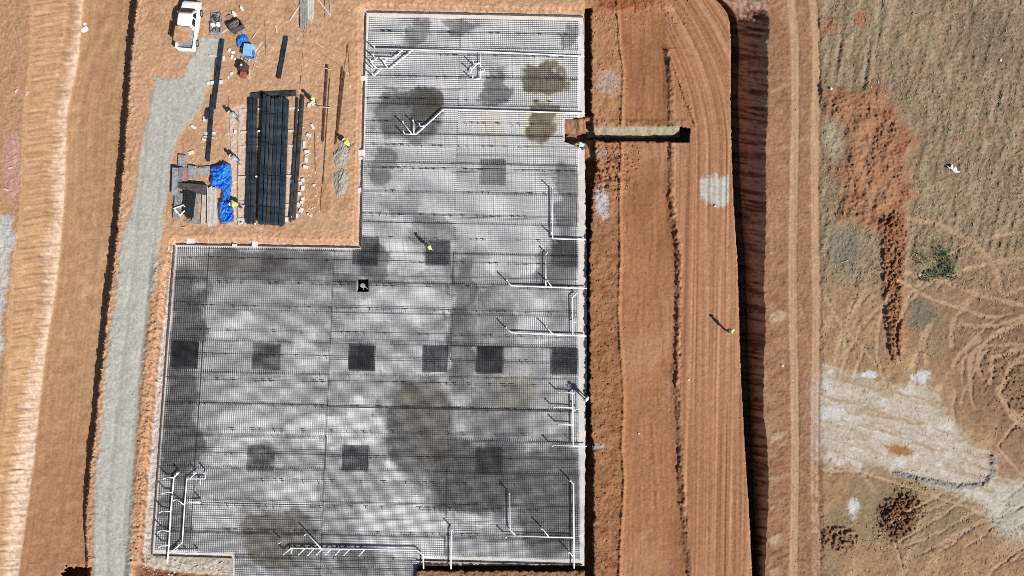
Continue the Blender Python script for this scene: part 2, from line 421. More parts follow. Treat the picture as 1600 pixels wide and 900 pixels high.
    gc = gcol * (1 + 0.03 * fin + .04 * med)[..., None]
    gc = gc * (1 - .09 * np.clip(rut, 0, 1))[..., None]
    gc = gc * (1 - 0.07 * ss(.1, .8, vn((px - xc) / 6, py / 300, 75)))[..., None]
    c = c * (1 - gm[..., None]) + gc * gm[..., None]
    c = mix(c, (150, 146, 132), gw * ss(.75, .95, vn(u * 6, v * 6, 76)) * .5)
    bankm = (px < 914) * (sd > 0) * (py < 884)
    c = mix(c, (204, 154, 114), bankm * ss(26, 14, sd) * .7)
    c = mix(c, (194, 142, 100), bw * ss(-.3, .6, n2) * .7)
    spill_w = np.where(px < 300, flatw + 3 + 2 * n1, 4.5) * np.where((py > 383) | (px > 560), 1, 1.0)
    c = mix(c, (196, 186, 176), bankm * ss(spill_w + 2, spill_w - 3, sd + rag * 1.2) * (.85))
    c = mix(c, (190, 182, 176), bankm * ss(.35, .7, n2) * ss(13, 6, sd) * .8)
    sand = inside(px, py, [(228, 866), (364, 872), (364, 930), (345, 900), (225, 890)])
    c = mix(c, (188, 172, 146), sand * (sd > 0) * 1.0)
    c = mix(c, (196, 190, 182), sand * (sd > 0) * ss(.1, .5, n2) * .7)
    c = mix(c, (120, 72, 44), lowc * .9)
    c = mix(c, (128, 88, 56), trs * 1.0 + np.where(st & (py > 888), .7, 0))
    # east
    east = (px > 914) & (px < 1230)
    c = np.where(east[..., None], alb(160, 110, 74), c)
    lo = east * (1 - ss(-3, 3, px - xe))
    c = mix(c, (138, 88, 56), lo * ss(0, .6, med) * .8)
    c = mix(c, (178, 124, 84), lo * ss(0, .6, -med) * .6)
    c = mix(c, (186, 132, 88), east * ss(6, 1, np.abs(px - xe)) * .7)  # ridge line painted lighter, as its sunlit side
    c = mix(c, (188, 138, 98), lo * ss(420, 200, py) * .55)
    s1 = east * ss(-3, 3, px - xe) * (1 - ss(-3, 3, px - xd))
    c = mix(c, (170, 118, 80), s1 * .8)
    c = mix(c, (150, 100, 66), s1 * ss(0, .6, fbm(u * .5, v * .15, 77, 3)) * .8)
    g1 = east * ss(-3, 3, px - xd)
    c = mix(c, (196, 148, 112), east * ss(.0, .6, fbm(u * .35, v * .2, 85, 4)) * ss(-3, 3, px - xe) * .45)
    gs = vn(gxx / 3.4 + (py - 300) / 160, py / 260.0, 43) + 0.6 * vn(gxx / 9.0 + (py - 300) / 300, py / 400.0, 44)
    c = mix(c, (176, 124, 88), g1 * 0.9)
    c = mix(c, (152, 102, 70), g1 * ss(0.1, .8, gs) * .6)
    c = mix(c, (196, 148, 112), g1 * ss(0.1, .9, -gs) * .6)
    c = mix(c, (136, 92, 62), east * ss(7, 2, np.abs(px - xd - 1 - drag)) * dark_on * ss(-.4, .4, n2) * .8)  # brown band paints in the shade of the west-facing step
    c = mix(c, (150, 86, 50), topn * ss(1025, 990, px) * .8)
    pp = ss(4, -3, sdist(px + rag * .5, py + 3 * rag + 5 * vn(px / 2.2, 0 * py, 78), [(1094, 278), (1138, 276), (1138, 312), (1120, 324), (1096, 310)]))
    c = mix(c, (196, 188, 172), east * pp * .9)
    pp2 = ss(1.25, .6, ell(px, py, 941, 318, 11, 26, -.1) + .4 * n2)
    c = mix(c, (190, 182, 174), lo * pp2 * .95)
    pp3 = ss(1.25, .6, ell(px, py, 933, 697, 14, 5) + .4 * n2) + ss(1.25, .6, ell(px, py, 938, 238, 12, 8) + .5 * n2) * .7 + .6 * ss(1.3, .5, ell(px, py, 950, 128, 18, 22) + .5 * n2)
    c = mix(c, (184, 172, 160), lo * pp3 * .8)
    c = mix(c, (128, 76, 46), lo * churn * ss(-.2, .5, n2) * .8)
    c = mix(c, (172, 162, 134), (dT < 0) * (py < 218) * 1.0)
    c = mix(c, (142, 104, 78), (nd < 2) * (px < 916) * 1.0)
    c = mix(c, (172, 128, 92), (nd < 2) * (px < 916) * ss(0, .5, vn(u * 4, v * .8, 79)) * .8)
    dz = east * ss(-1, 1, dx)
    c = mix(c, (188, 152, 126), dz)  # paler colour painted in to lift the unlit ditch face
    c = mix(c, (120, 80, 56), dz * ss(-.1, .7, -faceN) * .8)  # hollows of the face darkened, relief shading put into the colour
    # haul road
    hr = (px > 1150) * big_e
    c = mix(c, (160, 118, 86), hr)
    c = mix(c, (172, 132, 98), hr * ss(0, .6, med) * .7)
    c = mix(c, (146, 102, 70), hr * ss(0.1, .6, -med) * ss(1240, 1220, px) * .8)
    c = mix(c, (204, 166, 128), hr * np.clip(wt, 0, 1) * .65)
    c = mix(c, (200, 170, 138), hr * ss(.1, .7, fan) * .6 * ss(120, 180, py))
    c = mix(c, (140, 98, 70), hr * ss(600, 720, py) * ss(1250, 1256, px) * ss(0, .5, n2 + .3) * .6)
    # field
    f = (px > 1230) * fw
    dry = ss(380, 520, py + 40 * big)
    c = mix(c, (158, 131, 102), f)
    c = mix(c, (132, 115, 88), f * ss(-.1, .4, med + .3 * fin) * .6 * (1 - dry))
    stk = vn(u * 2.3 + v * .5, v * .55, 83) + .6 * vn(u * 4.6 + v, v * 1.1, 84)
    c = mix(c, (174, 152, 122), f * ss(.1, .9, stk) * .65)
    c = mix(c, (118, 98, 74), f * ss(.15, .9, -stk) * .65)
    c = mix(c, (152, 120, 92), f * ss(0, .5, -med - .2 * fin) * .7)
    c = mix(c, (158, 142, 114), f * ss(.25, .7, fin) * .6)
    swirl = fbm(u * .9 + v * .35, v * .22 - u * .1, 81, 4)
    c = mix(c, (170, 132, 94), f * dry * .85)
    c = mix(c, (140, 108, 78), f * dry * ss(0, .5, med) * .6)
    c = mix(c, (190, 158, 118), f * dry * ss(.05, .45, swirl) * .7)
    c = mix(c, (146, 126, 96), f * dry * ss(.05, .5, -swirl) * .5)
    c = mix(c, (126, 120, 100), f * ss(1.3, .3, ell(px, py, 1320, 390, 40, 50) + .5 * med) * .8)
    c = mix(c, (116, 110, 92), f * ss(1.2, .4, ell(px, py, 1440, 490, 30, 35) + .5 * med) * .8)
    c = mix(c, (116, 106, 84), f * ss(1.4, .2, ell(px, py, 1545, 60, 50, 60) + .5 * med) * .6)
    c = mix(c, (82, 92, 58), f * ss(1.2, .5, ell(px, py, 1462, 408, 34, 34) + .8 * n2) * .5)
    c = mix(c, (172, 158, 130), f * ss(1.2, .4, ell(px, py, 1305, 215, 22, 34) + .5 * med) * .8)
    c = mix(c, (176, 160, 132), f * ss(.1, .8, -furrow) * ss(170, 110, py) * ss(1400, 1360, px) * .5)
    c = mix(c, (158, 124, 94), f * ss(30, -4, hs + 8 * n2) * .6)
    c = mix(c, (160, 114, 82), f * hw * .9)
    c = mix(c, (142, 92, 60), f * hw * ss(0, .5, med) * .7)
    c = mix(c, (180, 134, 98), f * hw * np.clip(smooth_h, 0, 1) * .5)
    c = mix(c, (162, 104, 68), f * ss(1.2, .6, ell(px, py, 1292, 40, 18, 18) + .6 * n2) * .6 + f * ss(1.2, .6, ell(px, py, 1345, 30, 14, 14) + .6 * n2) * .7)
    c = mix(c, (148, 98, 68), f * tl * .9)
    c = mix(c, (124, 84, 56), f * ss(.25, .6, dh) * .9)
    c = mix(c, (132, 92, 64), f * d3 * .7)
    grn = ss(1.2, .5, ell(px, py, 1420, 800, 140, 75) + .5 * med)
    c = mix(c, (140, 122, 92), f * grn * (1 - dh) * .6)
    c = mix(c, (132, 102, 76), f * ss(1.5, .5, ell(px, py, 1590, 560, 110, 130) + .3 * med) * .75)
    c = mix(c, (184, 150, 116), f * ruts * .9)
    c = mix(c, (190, 176, 156), (px > 1252) * ss(1256, 1290, px + 8 * n2 + 6 * n4) * (1 - f) * ss(570, 600, py) * ss(735, 700, py) * .8)
    c = mix(c, (197, 182, 158), f * pw * .9)
    c = mix(c, (207, 197, 182), f * pw * ss(0.05, .5, med) * .8)
    c = mix(c, (168, 136, 100), f * pw * ss(.1, .8, strk) * .65)
    c = mix(c, (160, 116, 74), f * pw * ss(1.2, .6, ell(px, py, 1406, 704, 22, 9, .2) + .4 * n2))
    for ex, ey, ea, eb in ((1300, 645, 26, 10), (1440, 588, 16, 12), (1334, 795, 10, 16), (1360, 585, 14, 6)):
        c = mix(c, (206, 198, 188), f * ss(1.2, .6, ell(px, py, ex, ey, ea, eb) + .5 * n2))
    c = mix(c, (140, 134, 126), f * bm * .7)
    c = mix(c, (190, 186, 166), f * ss(1.2, .6, ell(px, py, 1585, 800, 40, 50) + .5 * n2) * .7)
    # general mottling
    c = c * (1 + 0.07 * med + 0.11 * fin + 0.10 * n3 + .09 * n4)[..., None]
    return z, np.clip(c, 0.004, 0.8)

# ---------------------------------------------------------------- materials
def new_mat(name):
    m = bpy.data.materials.new(name)
    m.use_nodes = True
    nt = m.node_tree
    return m, nt, nt.nodes["Principled BSDF"]

def mat(name, rgb, rough=0.7, metal=0.0, var=0.15, scale=6.0, bump=0.0, spec=0.4, rgb2=None, stretch=None):
    """procedural paint / wood / steel: colour broken up by noise, optional bump"""
    m, nt, b = new_mat(name)
    N, L = nt.nodes, nt.links
    tc = N.new("ShaderNodeTexCoord")
    src = tc.outputs["Object"]
    if stretch:
        mp = N.new("ShaderNodeMapping")
        mp.inputs["Scale"].default_value = stretch
        L.new(src, mp.inputs[0]); src = mp.outputs[0]
    nz = N.new("ShaderNodeTexNoise")
    nz.inputs["Scale"].default_value = scale
    nz.inputs["Detail"].default_value = 4.0
    L.new(src, nz.inputs["Vector"])
    mx = N.new("ShaderNodeMix"); mx.data_type = 'RGBA'
    c = np.array(rgb, float)
    c2 = np.array(rgb2, float) if rgb2 is not None else c * (1 - 2 * var)
    c1 = c if rgb2 is not None else np.minimum(c * (1 + var), 0.9)
    mx.inputs[6].default_value = (*c1, 1); mx.inputs[7].default_value = (*c2, 1)
    rp = N.new("ShaderNodeMapRange")
    rp.inputs[1].default_value = 0.32; rp.inputs[2].default_value = 0.68
    L.new(nz.outputs[0], rp.inputs[0])
    L.new(rp.outputs[0], mx.inputs[0])
    L.new(mx.outputs[2], b.inputs["Base Color"])
    b.inputs["Roughness"].default_value = rough
    b.inputs["Metallic"].default_value = metal
    b.inputs["Specular IOR Level"].default_value = spec
    if bump:
        bp = N.new("ShaderNodeBump"); bp.inputs["Strength"].default_value = bump; bp.inputs["Distance"].default_value = 0.03
        L.new(nz.outputs[0], bp.inputs["Height"]); L.new(bp.outputs[0], b.inputs["Normal"])
    return m

def attr_mat(name, scale=9.0, bump=0.5, var=0.12, rough=0.95, dist=0.05):
    """soil or concrete whose colour varies over the site, with fine grain on top"""
    m, nt, b = new_mat(name)
    N, L = nt.nodes, nt.links
    at = N.new("ShaderNodeAttribute"); at.attribute_name = "albedo"
    tc = N.new("ShaderNodeTexCoord")
    nz = N.new("ShaderNodeTexNoise"); nz.inputs["Scale"].default_value = scale; nz.inputs["Detail"].default_value = 5
    nz.inputs["Roughness"].default_value = 0.65
    L.new(tc.outputs["Object"], nz.inputs["Vector"])
    mr = N.new("ShaderNodeMapRange"); mr.inputs[1].default_value = .25; mr.inputs[2].default_value = .75
    mr.inputs[3].default_value = 1 - var; mr.inputs[4].default_value = 1 + var
    L.new(nz.outputs[0], mr.inputs[0])
    mx = N.new("ShaderNodeVectorMath"); mx.operation = 'SCALE'
    L.new(at.outputs["Color"], mx.inputs[0]); L.new(mr.outputs[0], mx.inputs["Scale"])
    L.new(mx.outputs[0], b.inputs["Base Color"])
    b.inputs["Roughness"].default_value = rough
    b.inputs["Specular IOR Level"].default_value = 0.15
    nb = N.new("ShaderNodeTexNoise"); nb.inputs["Scale"].default_value = 6.5; nb.inputs["Detail"].default_value = 7
    nb.inputs["Roughness"].default_value = 0.7
    L.new(tc.outputs["Object"], nb.inputs["Vector"])
    bp = N.new("ShaderNodeBump"); bp.inputs["Strength"].default_value = bump; bp.inputs["Distance"].default_value = dist
    L.new(nb.outputs[0], bp.inputs["Height"]); L.new(bp.outputs[0], b.inputs["Normal"])
    return m

M_SOIL = attr_mat("site_soil", 9.0, 0.6, 0.2, 0.97, 0.06)
M_CONC = attr_mat("blinding_concrete", 5.0, 0.2, 0.07, 0.9, 0.02)
M_CLOD = attr_mat("loose_clod", 9.0, 0.4, 0.1, 0.97, 0.03)
M_GRASS = attr_mat("dry_stems", 3.0, 0.0, 0.2, 0.9)
M_STEEL = mat("reinforcing_steel", (.035, .034, .036), .6, .3, .3, 1.5)
M_STEEL2 = mat("rusty_steel", (.12, .06, .035), .8, .1, .3, 3)
M_BLUEST = mat("new_dark_bar", (.030, .050, .074), .5, .35, .3, 2.0)
M_GREYST = mat("weathered_dark_bar", (.060, .064, .066), .6, .3, .3, 2.0)
M_PVC = mat("white_drain_pipe", (.82, .83, .84), .35, 0, .03, 3)
M_WHITE = mat("white_car_paint", (.82, .83, .84), .25, 0, .015, .8)
M_GLASS = mat("dark_window", (.012, .014, .018), .08, 0, .1, 1)
M_RUBBER = mat("tyre_rubber", (.018, .018, .018), .85)
M_RIM = mat("wheel_rim", (.45, .46, .47), .4, .7)
M_CHROME = mat("bumper_metal", (.55, .56, .57), .3, .7)
M_LAMP = mat("lamp_glass", (.7, .7, .68), .15)
M_TAIL = mat("red_lamp_glass", (.35, .015, .012), .2)
M_BEDWOOD = mat("dusty_plywood", alb(216, 178, 132), .85, 0, .2, 2.2, .2, rgb2=alb(188, 126, 74))
M_TIMBER = mat("pale_timber", alb(226, 214, 196), .85, 0, .12, 3, .2)
M_TIMBER2 = mat("fresh_timber", alb(222, 190, 150), .85, 0, .15, 3, .2)
M_GTIMBER = mat("weathered_timber", alb(176, 170, 158), .9, 0, .2, 4, .2)
M_DKPLY = mat("film_faced_plywood", alb(92, 82, 78), .7, 0, .25, 4, .2)
M_BLKPLY = mat("black_sheet", (.018, .017, .017), .6, 0, .3, 4)
M_PINK = mat("faded_pink_board", alb(186, 132, 124), .85, 0, .15, 3)
M_GREYP = mat("grey_panel", alb(164, 162, 156), .8, 0, .22, 4, .2)
M_GALV = mat("galvanised_steel", alb(178, 180, 184), .45, .5, .2, 5)
M_LTBLUE = mat("light_blue_plastic", alb(150, 206, 236), .5, 0, .12, 3)
M_BLUEST2 = mat('slate_bar', (.045, .062, .076), .5, .3, .3, 2.0)
M_TARP = mat("blue_tarpaulin", alb(14, 96, 205), .45, 0, .2, 2.0, .1, spec=.5)
M_TARPL = mat("blue_tarpaulin_worn", alb(14, 84, 200), .35, 0, .2, 1.2, .1, rgb2=alb(50, 140, 225))
M_RED = mat("red_machine_paint", alb(178, 92, 70), .6, 0, .2, 5)
M_BROWN = mat("brown_machine", alb(84, 62, 56), .7, 0, .3, 5)
M_BLOCK = mat("pale_block", alb(238, 230, 218), .85, 0, .08, 4)
M_FORM = mat("form_board", alb(104, 96, 88), .85, 0, .3, 5)
M_EDGE = mat("edge_concrete", alb(206, 200, 190), .9, 0, .14, 5, .2)
M_STONE = mat("crushed_stone", alb(176, 166, 146), .95, 0, .2, 9, .4)
M_CLOTH = mat("white_plastic_sheet", (.8, .8, .8), .5, 0, .05, 4)
M_PINKC = mat("pink_plastic_scrap", alb(226, 180, 190), .6, 0, .2, 6)
M_LEAF = mat("weed_leaf", (.045, .075, .022), .7, 0, .35, 5)
M_SKIN = mat("skin", (.30, .17, .11), .6, 0, .08, 12)
M_HIVIS = mat("hi_vis_yellow", (.62, .80, .10), .7, 0, .08, 8)
M_HELMY = mat("yellow_helmet", (.85, .82, .30), .35, 0, .05, 5)
M_HELMW = mat("white_helmet", (.84, .85, .83), .35, 0, .03, 5)
M_NAVY = mat("navy_trousers", (.030, .045, .085), .85, 0, .2, 8)
M_DENIM = mat("blue_trousers", (.09, .14, .25), .85, 0, .2, 8)
M_SHIRTW = mat("white_shirt", (.78, .80, .80), .8, 0, .05, 8)
M_GREYSH = mat("grey_blue_shirt", (.26, .32, .40), .8, 0, .1, 8)
M_BOOT = mat("work_boot", (.10, .07, .045), .8, 0, .2, 8)
M_TAPE = mat("reflective_tape", (.7, .72, .72), .4)

# ---------------------------------------------------------------- object helpers
COL = scene.collection

def tag(o, label=None, cat=None, group=None, kind=None):
    if label: o["label"] = label
    if cat: o["category"] = cat
    if group: o["group"] = group
    if kind: o["kind"] = kind
    return o

def empty(name, loc, rz=0.0):
    o = bpy.data.objects.new(name, None)
    o.empty_display_size = 0.3
    o.location = loc
    o.rotation_euler = (0, 0, rz)
    COL.objects.link(o)
    return o

class MB:
    """collects simple solids into one mesh"""
    def __init__(self):
        self.v = []; self.f = []
    def add(self, verts, faces):
        n = len(self.v)
        self.v += [tuple(p) for p in verts]
        self.f += [tuple(i + n for i in f) for f in faces]
        return self
    def box(self, c, size, rz=0.0, taper=1.0, tilt=0.0):
        hx, hy, hz = size[0] / 2, size[1] / 2, size[2] / 2
        R = Matrix.Rotation(rz, 3, 'Z') @ Matrix.Rotation(tilt, 3, 'X')
        vs_ = []
        for z, k in ((-hz, 1), (hz, taper)):
            for x, y in ((-hx, -hy), (hx, -hy), (hx, hy), (-hx, hy)):
                vs_.append(R @ Vector((x * k, y * k, z)) + Vector(c))
        return self.add(vs_, [(3, 2, 1, 0), (4, 5, 6, 7), (0, 1, 5, 4), (1, 2, 6, 5), (2, 3, 7, 6), (3, 0, 4, 7)])
    def bar(self, a, b, w, h=None, n=4, up=Vector((0, 0, 1)), rot=0.0):
        """prism between two points: n sides, width w, height h"""
        a, b = Vector(a), Vector(b)
        h = w if h is None else h
        d = (b - a).normalized()
        if abs(d.dot(up)) > .95: up = Vector((1, 0, 0))
        s = d.cross(up).normalized(); t = s.cross(d).normalized()
        vs_ = []
        for p in (a, b):
            for i in range(n):
                ang = 2 * math.pi * (i + .5) / n + rot
                k = 1 / math.cos(math.pi / n) if n == 4 else 1
                vs_.append(p + s * (math.cos(ang) * w / 2 * k) + t * (math.sin(ang) * h / 2 * k))
        fs = [tuple(range(n))[::-1], tuple(range(n, 2 * n))]
        for i in range(n):
            j = (i + 1) % n
            fs.append((i, j, n + j, n + i))
        return self.add(vs_, [f[::-1] for f in fs])
    def tube(self, pts, r, n=8):
        """bent pipe along a list of points, with mitred joints"""
        pts = [Vector(p) for p in pts]
        rings = []
        for i, p in enumerate(pts):
            d0 = (pts[i] - pts[i - 1]).normalized() if i else None
            d1 = (pts[i + 1] - pts[i]).normalized() if i < len(pts) - 1 else None
            d = ((d0 or d1) + (d1 or d0)).normalized()
            ref = Vector((0, 0, 1)) if abs(d.z) < .9 else Vector((1, 0, 0))
            if i == 0: s = d.cross(ref).normalized()
            else:
                s = (s - d * s.dot(d)).normalized()
            t = d.cross(s)
            k = 1.0 / max(.5, d.dot(d1 or d0))
            rings.append([p + (s * math.cos(2 * math.pi * q / n) + t * math.sin(2 * math.pi * q / n)) * r * (k if 0 < i < len(pts) - 1 else 1) for q in range(n)])
        vs_ = [p for rg in rings for p in rg]
        fs = [tuple(range(n))[::-1], tuple(range(len(vs_) - n, len(vs_)))]
        for i in range(len(pts) - 1):
            for q in range(n):
                w = (q + 1) % n
                fs.append((i * n + q, i * n + w, (i + 1) * n + w, (i + 1) * n + q))
        return self.add(vs_, fs)
    def loft(self, rings, cap=True):
        n = len(rings[0])
        vs_ = [p for r in rings for p in r]
        fs = []
        if cap: fs += [tuple(range(n))[::-1], tuple(range(len(vs_) - n, len(vs_)))]
        for i in range(len(rings) - 1):
            for q in range(n):
                w = (q + 1) % n
                fs.append((i * n + q, i * n + w, (i + 1) * n + w, (i + 1) * n + q))
        return self.add(vs_, fs)
    def build(self, name, m, parent=None, smooth=False, bevel=0.0):
        me = bpy.data.meshes.new(name)
        me.from_pydata([tuple(p) for p in self.v], [], self.f)
        bm = bmesh.new(); bm.from_mesh(me)
        bmesh.ops.recalc_face_normals(bm, faces=bm.faces)
        bm.to_mesh(me); bm.free()
        me.materials.append(m)
        if smooth:
            for p in me.polygons: p.use_smooth = True
        o = bpy.data.objects.new(name, me)
        COL.objects.link(o)
        if parent: o.parent = parent
        if bevel:
            bv = o.modifiers.new("soft_edges", 'BEVEL'); bv.width = bevel; bv.segments = 2; bv.limit_method = 'ANGLE'
        return o

def np_mesh(name, V, F, m, colours=None, smooth=True, parent=None):
    """mesh from numpy arrays (faces all of one size)"""
    me = bpy.data.meshes.new(name)
    k = F.shape[1]
    me.vertices.add(len(V)); me.loops.add(F.size); me.polygons.add(len(F))
    me.vertices.foreach_set("co", np.ascontiguousarray(V, np.float32).ravel())
    me.loops.foreach_set("vertex_index", np.ascontiguousarray(F, np.int32).ravel())
    me.polygons.foreach_set("loop_start", np.arange(0, F.size, k, dtype=np.int32))
    me.polygons.foreach_set("use_smooth", np.full(len(F), smooth))
    me.update(calc_edges=True)
    if colours is not None:
        at = me.attributes.new("albedo", 'FLOAT_COLOR', 'POINT')
        rgba = np.ones((len(V), 4), np.float32); rgba[:, :3] = colours
        at.data.foreach_set("color", rgba.ravel())
    me.materials.append(m)
    o = bpy.data.objects.new(name, me)
    COL.objects.link(o)
    if parent: o.parent = parent
    return o

def zat(px, py):
    return float(terrain(np.array([float(px)]), np.array([float(py)]), False)[0])

def G(px, py, dz=0.0):
    """point on the ground seen at (px, py)"""
    return P(px, py, zat(px, py)) + Vector((0, 0, dz))

# ---------------------------------------------------------------- the ground: one sheet out to the horizon
STEP = 1.35
def spread(a, b, far):
    core = np.arange(a, b + STEP, STEP)
    out = [core[-1]]; s = STEP
    while out[-1] < b + far:
        s *= 1.35; out.append(out[-1] + s)
    pre = [core[0]]; s = STEP
    while pre[-1] > a - far:
        s *= 1.35; pre.append(pre[-1] - s)
    return np.array(pre[:0:-1] + list(core) + out[1:])
gx = spread(-24, 1624, 3400); gy = spread(-24, 924, 2800)
PX, PY = np.meshgrid(gx, gy)
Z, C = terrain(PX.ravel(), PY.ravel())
X, Y, _ = W(PX.ravel(), PY.ravel(), Z)
nx, ny = len(gx), len(gy)
ii = np.arange(nx * ny).reshape(ny, nx)
quads = np.stack([ii[:-1, :-1], ii[1:, :-1], ii[1:, 1:], ii[:-1, 1:]], -1).reshape(-1, 4)
# leave the sump open
qx, qy = PX.ravel()[quads].mean(1), PY.ravel()[quads].mean(1)
quads = quads[~((qx > 557.6) & (qx < 576.6) & (qy > 435.9) & (qy < 455.9))]
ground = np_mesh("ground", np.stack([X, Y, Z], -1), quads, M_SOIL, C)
tag(ground, kind="structure")

# ---------------------------------------------------------------- concrete slab
def slab_colour(px, py):
    """dry pale concrete with damp and muddy stains"""
    u, v = px / 16.0, py / 16.0
    n2 = fbm(u * 1.3, v * 1.5, 102, 4); n3 = vn(u * 5, v * 5, 103); n6 = fbm(u * 3.2, v * 4.2, 109, 3)
    wx = px + 22 * fbm(u * .38, v * .42, 110, 4) + 9 * n2 + 3 * n6
    wy = py + 18 * fbm(u * .45 + 9, v * .5, 111, 4) + 5 * fbm(u * 1.2 + 4, v * 1.8, 112, 3) + 2.5 * n6
    damp = np.interp(wy, [0, 200, 260, 380, 400, 900], [.02, .06, .16, .22, .38, .38])
    def blob(x0, x1, y0, y1, soft=.13):
        return ss(1 + soft, 1 - soft, (np.abs((wx - (x0 + x1) / 2) / ((x1 - x0) / 2)) ** 2.6 + np.abs((wy - (y0 + y1) / 2) / ((y1 - y0) / 2)) ** 2.6) ** (1 / 2.6))
    for x0, x1, y0, y1, t, k in ((589, 683, 381, 429, .0, 1), (770, 866, 381, 429, .05, .9), (314, 405, 495, 540, .12, .9), (556, 705, 455, 508, .12, .85), (440, 640, 545, 590, .25, .7), (345, 434, 645, 694, .05, .95),
                                (450, 605, 650, 700, .0, 1), (590, 648, 712, 752, .0, 1), (420, 500, 736, 800, .08, .9), (562, 700, 778, 864, .0, 1), (716, 764, 790, 832, .0, 1), (292, 370, 770, 835, .12, .85), (316, 388, 690, 740, .1, .85),
                                (800, 862, 462, 545, .16, .8), (462, 504, 512, 570, .1, .9), (540, 586, 615, 680, .0, 1), (355, 480, 590, 640, .25, .7), (640, 700, 240, 300, .1, .7), (585, 640, 300, 330, .08, .8), (720, 860, 300, 360, .08, .8), (600, 690, 855, 872, .1, .7), (380, 460, 875, 960, .3, .6), (820, 900, 280, 300, .2, .6), (640, 700, 540, 580, .15, .7)):
        w = blob(x0, x1, y0, y1) * k
        damp = damp * (1 - w) + t * w
    for x0, x1, y0, y1, t, k in ((577, 683, 140, 222, .72, .9), (640, 690, 135, 185, .9, .8), (812, 884, 104, 146, .74, .9), (820, 863, 156, 226, .74, .9), (752, 794, 112, 170, .7, .85), (690, 742, 28, 52, .62, .8), (637, 672, 28, 78, .6, .8), (575, 614, 236, 290, .62, .8),
                                (868, 906, 249, 376, .62, .8), (878, 906, 40, 80, .6, .8), (600, 660, 290, 345, .55, .6), (842, 908, 378, 450, .62, .9), (262, 318, 410, 560, .82, .85), (252, 314, 560, 750, .8, .9), (318, 530, 387, 440, .72, .85), (600, 704, 588, 748, .78, .85), (666, 822, 690, 806, .84, .9),
                                (370, 500, 800, 884, .7, .85), (812, 908, 690, 872, .8, .85), (700, 738, 400, 610, .72, .8), (522, 590, 852, 892, .72, .8), (730, 830, 590, 690, .66, .8), (250, 300, 760, 860, .68, .8), (560, 610, 386, 440, .75, .8), (660, 706, 376, 420, .5, .8), (740, 800, 440, 560, .6, .6), (640, 710, 336, 380, .6, .6), (500, 560, 430, 450, .7, .7), (366, 650, 884, 1000, .55, .6)):
        w = blob(x0, x1, y0, y1, .17) * k
        damp = damp * (1 - w) + t * w
    damp = np.clip(damp + .08 * n2 + .05 * n6 + .05 * n3, 0, 1)
    k3 = np.interp(damp, [0, .2, .5, .8, 1], [.85, .74, .37, .14, .08])
    c = k3[..., None] * np.array((1.0, 1.0, .985))
    brown = np.zeros_like(px)
    for x0, x1, y0, y1, t in ((817, 885, 104, 150, .8), (815, 866, 156, 228, .9), (640, 700, 590, 740, .25), (370, 480, 800, 880, .45), (655, 690, 140, 185, .5), (770, 830, 585, 640, .35), (620, 660, 600, 660, .6), (752, 790, 175, 215, .4), (300, 420, 395, 430, .2)):
        brown = np.maximum(brown, t * blob(x0, x1, y0, y1, .3))
    c = c * (1 + brown[..., None] * (np.array((1.14, .98, .66)) - 1))
    edge = sdist(px, py, MESH)
    w = (ss(-2, 2, edge) * .9)[..., None]
    ec = lin((208, 200, 192)) / GAIN
    c = c * (1 - w) + (ec * (1 + .2 * n2 + .12 * n6)[..., None]) * w
    return np.clip(c, .01, .85)

sx = np.arange(228, 925, 2.0); sy = np.arange(14, 1110, 2.0)
SX, SY = np.meshgrid(sx, sy)
rag_s = fbm(SX / 16 * 2.2, SY / 16 * 2.2, 105, 3)
sdv = sdist(SX, SY, SLAB)
# edge vertices slide onto the outline so that the edge is straight
eps = 0.5
gxn = (sdist(SX + eps, SY, SLAB) - sdist(SX - eps, SY, SLAB)) / (2 * eps)
gyn = (sdist(SX, SY + eps, SLAB) - sdist(SX, SY - eps, SLAB)) / (2 * eps)
ragged = np.where((SX > 895) & (SY > 20) & (SY < 870), 1.6 * rag_s - .4, 0.25 * rag_s)
keep_v = sdv < 1.45
pull = np.where((sdv > -1.45) & (sdv < 1.45), sdv - ragged, 0)
SXm, SYm = SX - gxn * pull, SY - gyn * pull
cc = slab_colour(SXm.ravel(), SYm.ravel())
x, y, z = W(SXm.ravel(), SYm.ravel(), 0.0)
z = 0.012 * fbm(SXm.ravel() / 16 * .6, SYm.ravel() / 16 * .6, 106, 3)
jj = np.arange(SX.size).reshape(SX.shape)
q = np.stack([jj[:-1, :-1], jj[1:, :-1], jj[1:, 1:], jj[:-1, 1:]], -1).reshape(-1, 4)
ok = keep_v.ravel()[q].all(1)
mx_, my_ = SX.ravel()[q].mean(1), SY.ravel()[q].mean(1)
ok &= ~((mx_ > 557.8) & (mx_ < 576.6) & (my_ > 435.9) & (my_ < 455.9))
q = q[ok]
# skirt: drop every open edge down to the blinding's underside
e = np.concatenate([q[:, [0, 1]], q[:, [1, 2]], q[:, [2, 3]], q[:, [3, 0]]])
key = np.sort(e, 1); kk = key[:, 0].astype(np.int64) * SX.size + key[:, 1]
_, inv, cnt = np.unique(kk, return_inverse=True, return_counts=True)
be = e[cnt[inv] == 1]
nV = SX.size
Vt = np.stack([x, y, z], -1); Vb = Vt.copy(); Vb[:, 2] = -0.42
skirt = np.stack([be[:, 1], be[:, 0], be[:, 0] + nV, be[:, 1] + nV], -1)
allq = np.concatenate([q, skirt])
used = np.unique(allq); remap = np.full(2 * nV, -1); remap[used] = np.arange(len(used))
slab = np_mesh("concrete_slab", np.concatenate([Vt, Vb])[used], remap[allq], M_CONC, np.concatenate([cc, cc])[used], smooth=False)
tag(slab, "wide pale L-shaped concrete base with damp grey patches under the steel mesh", "concrete slab")

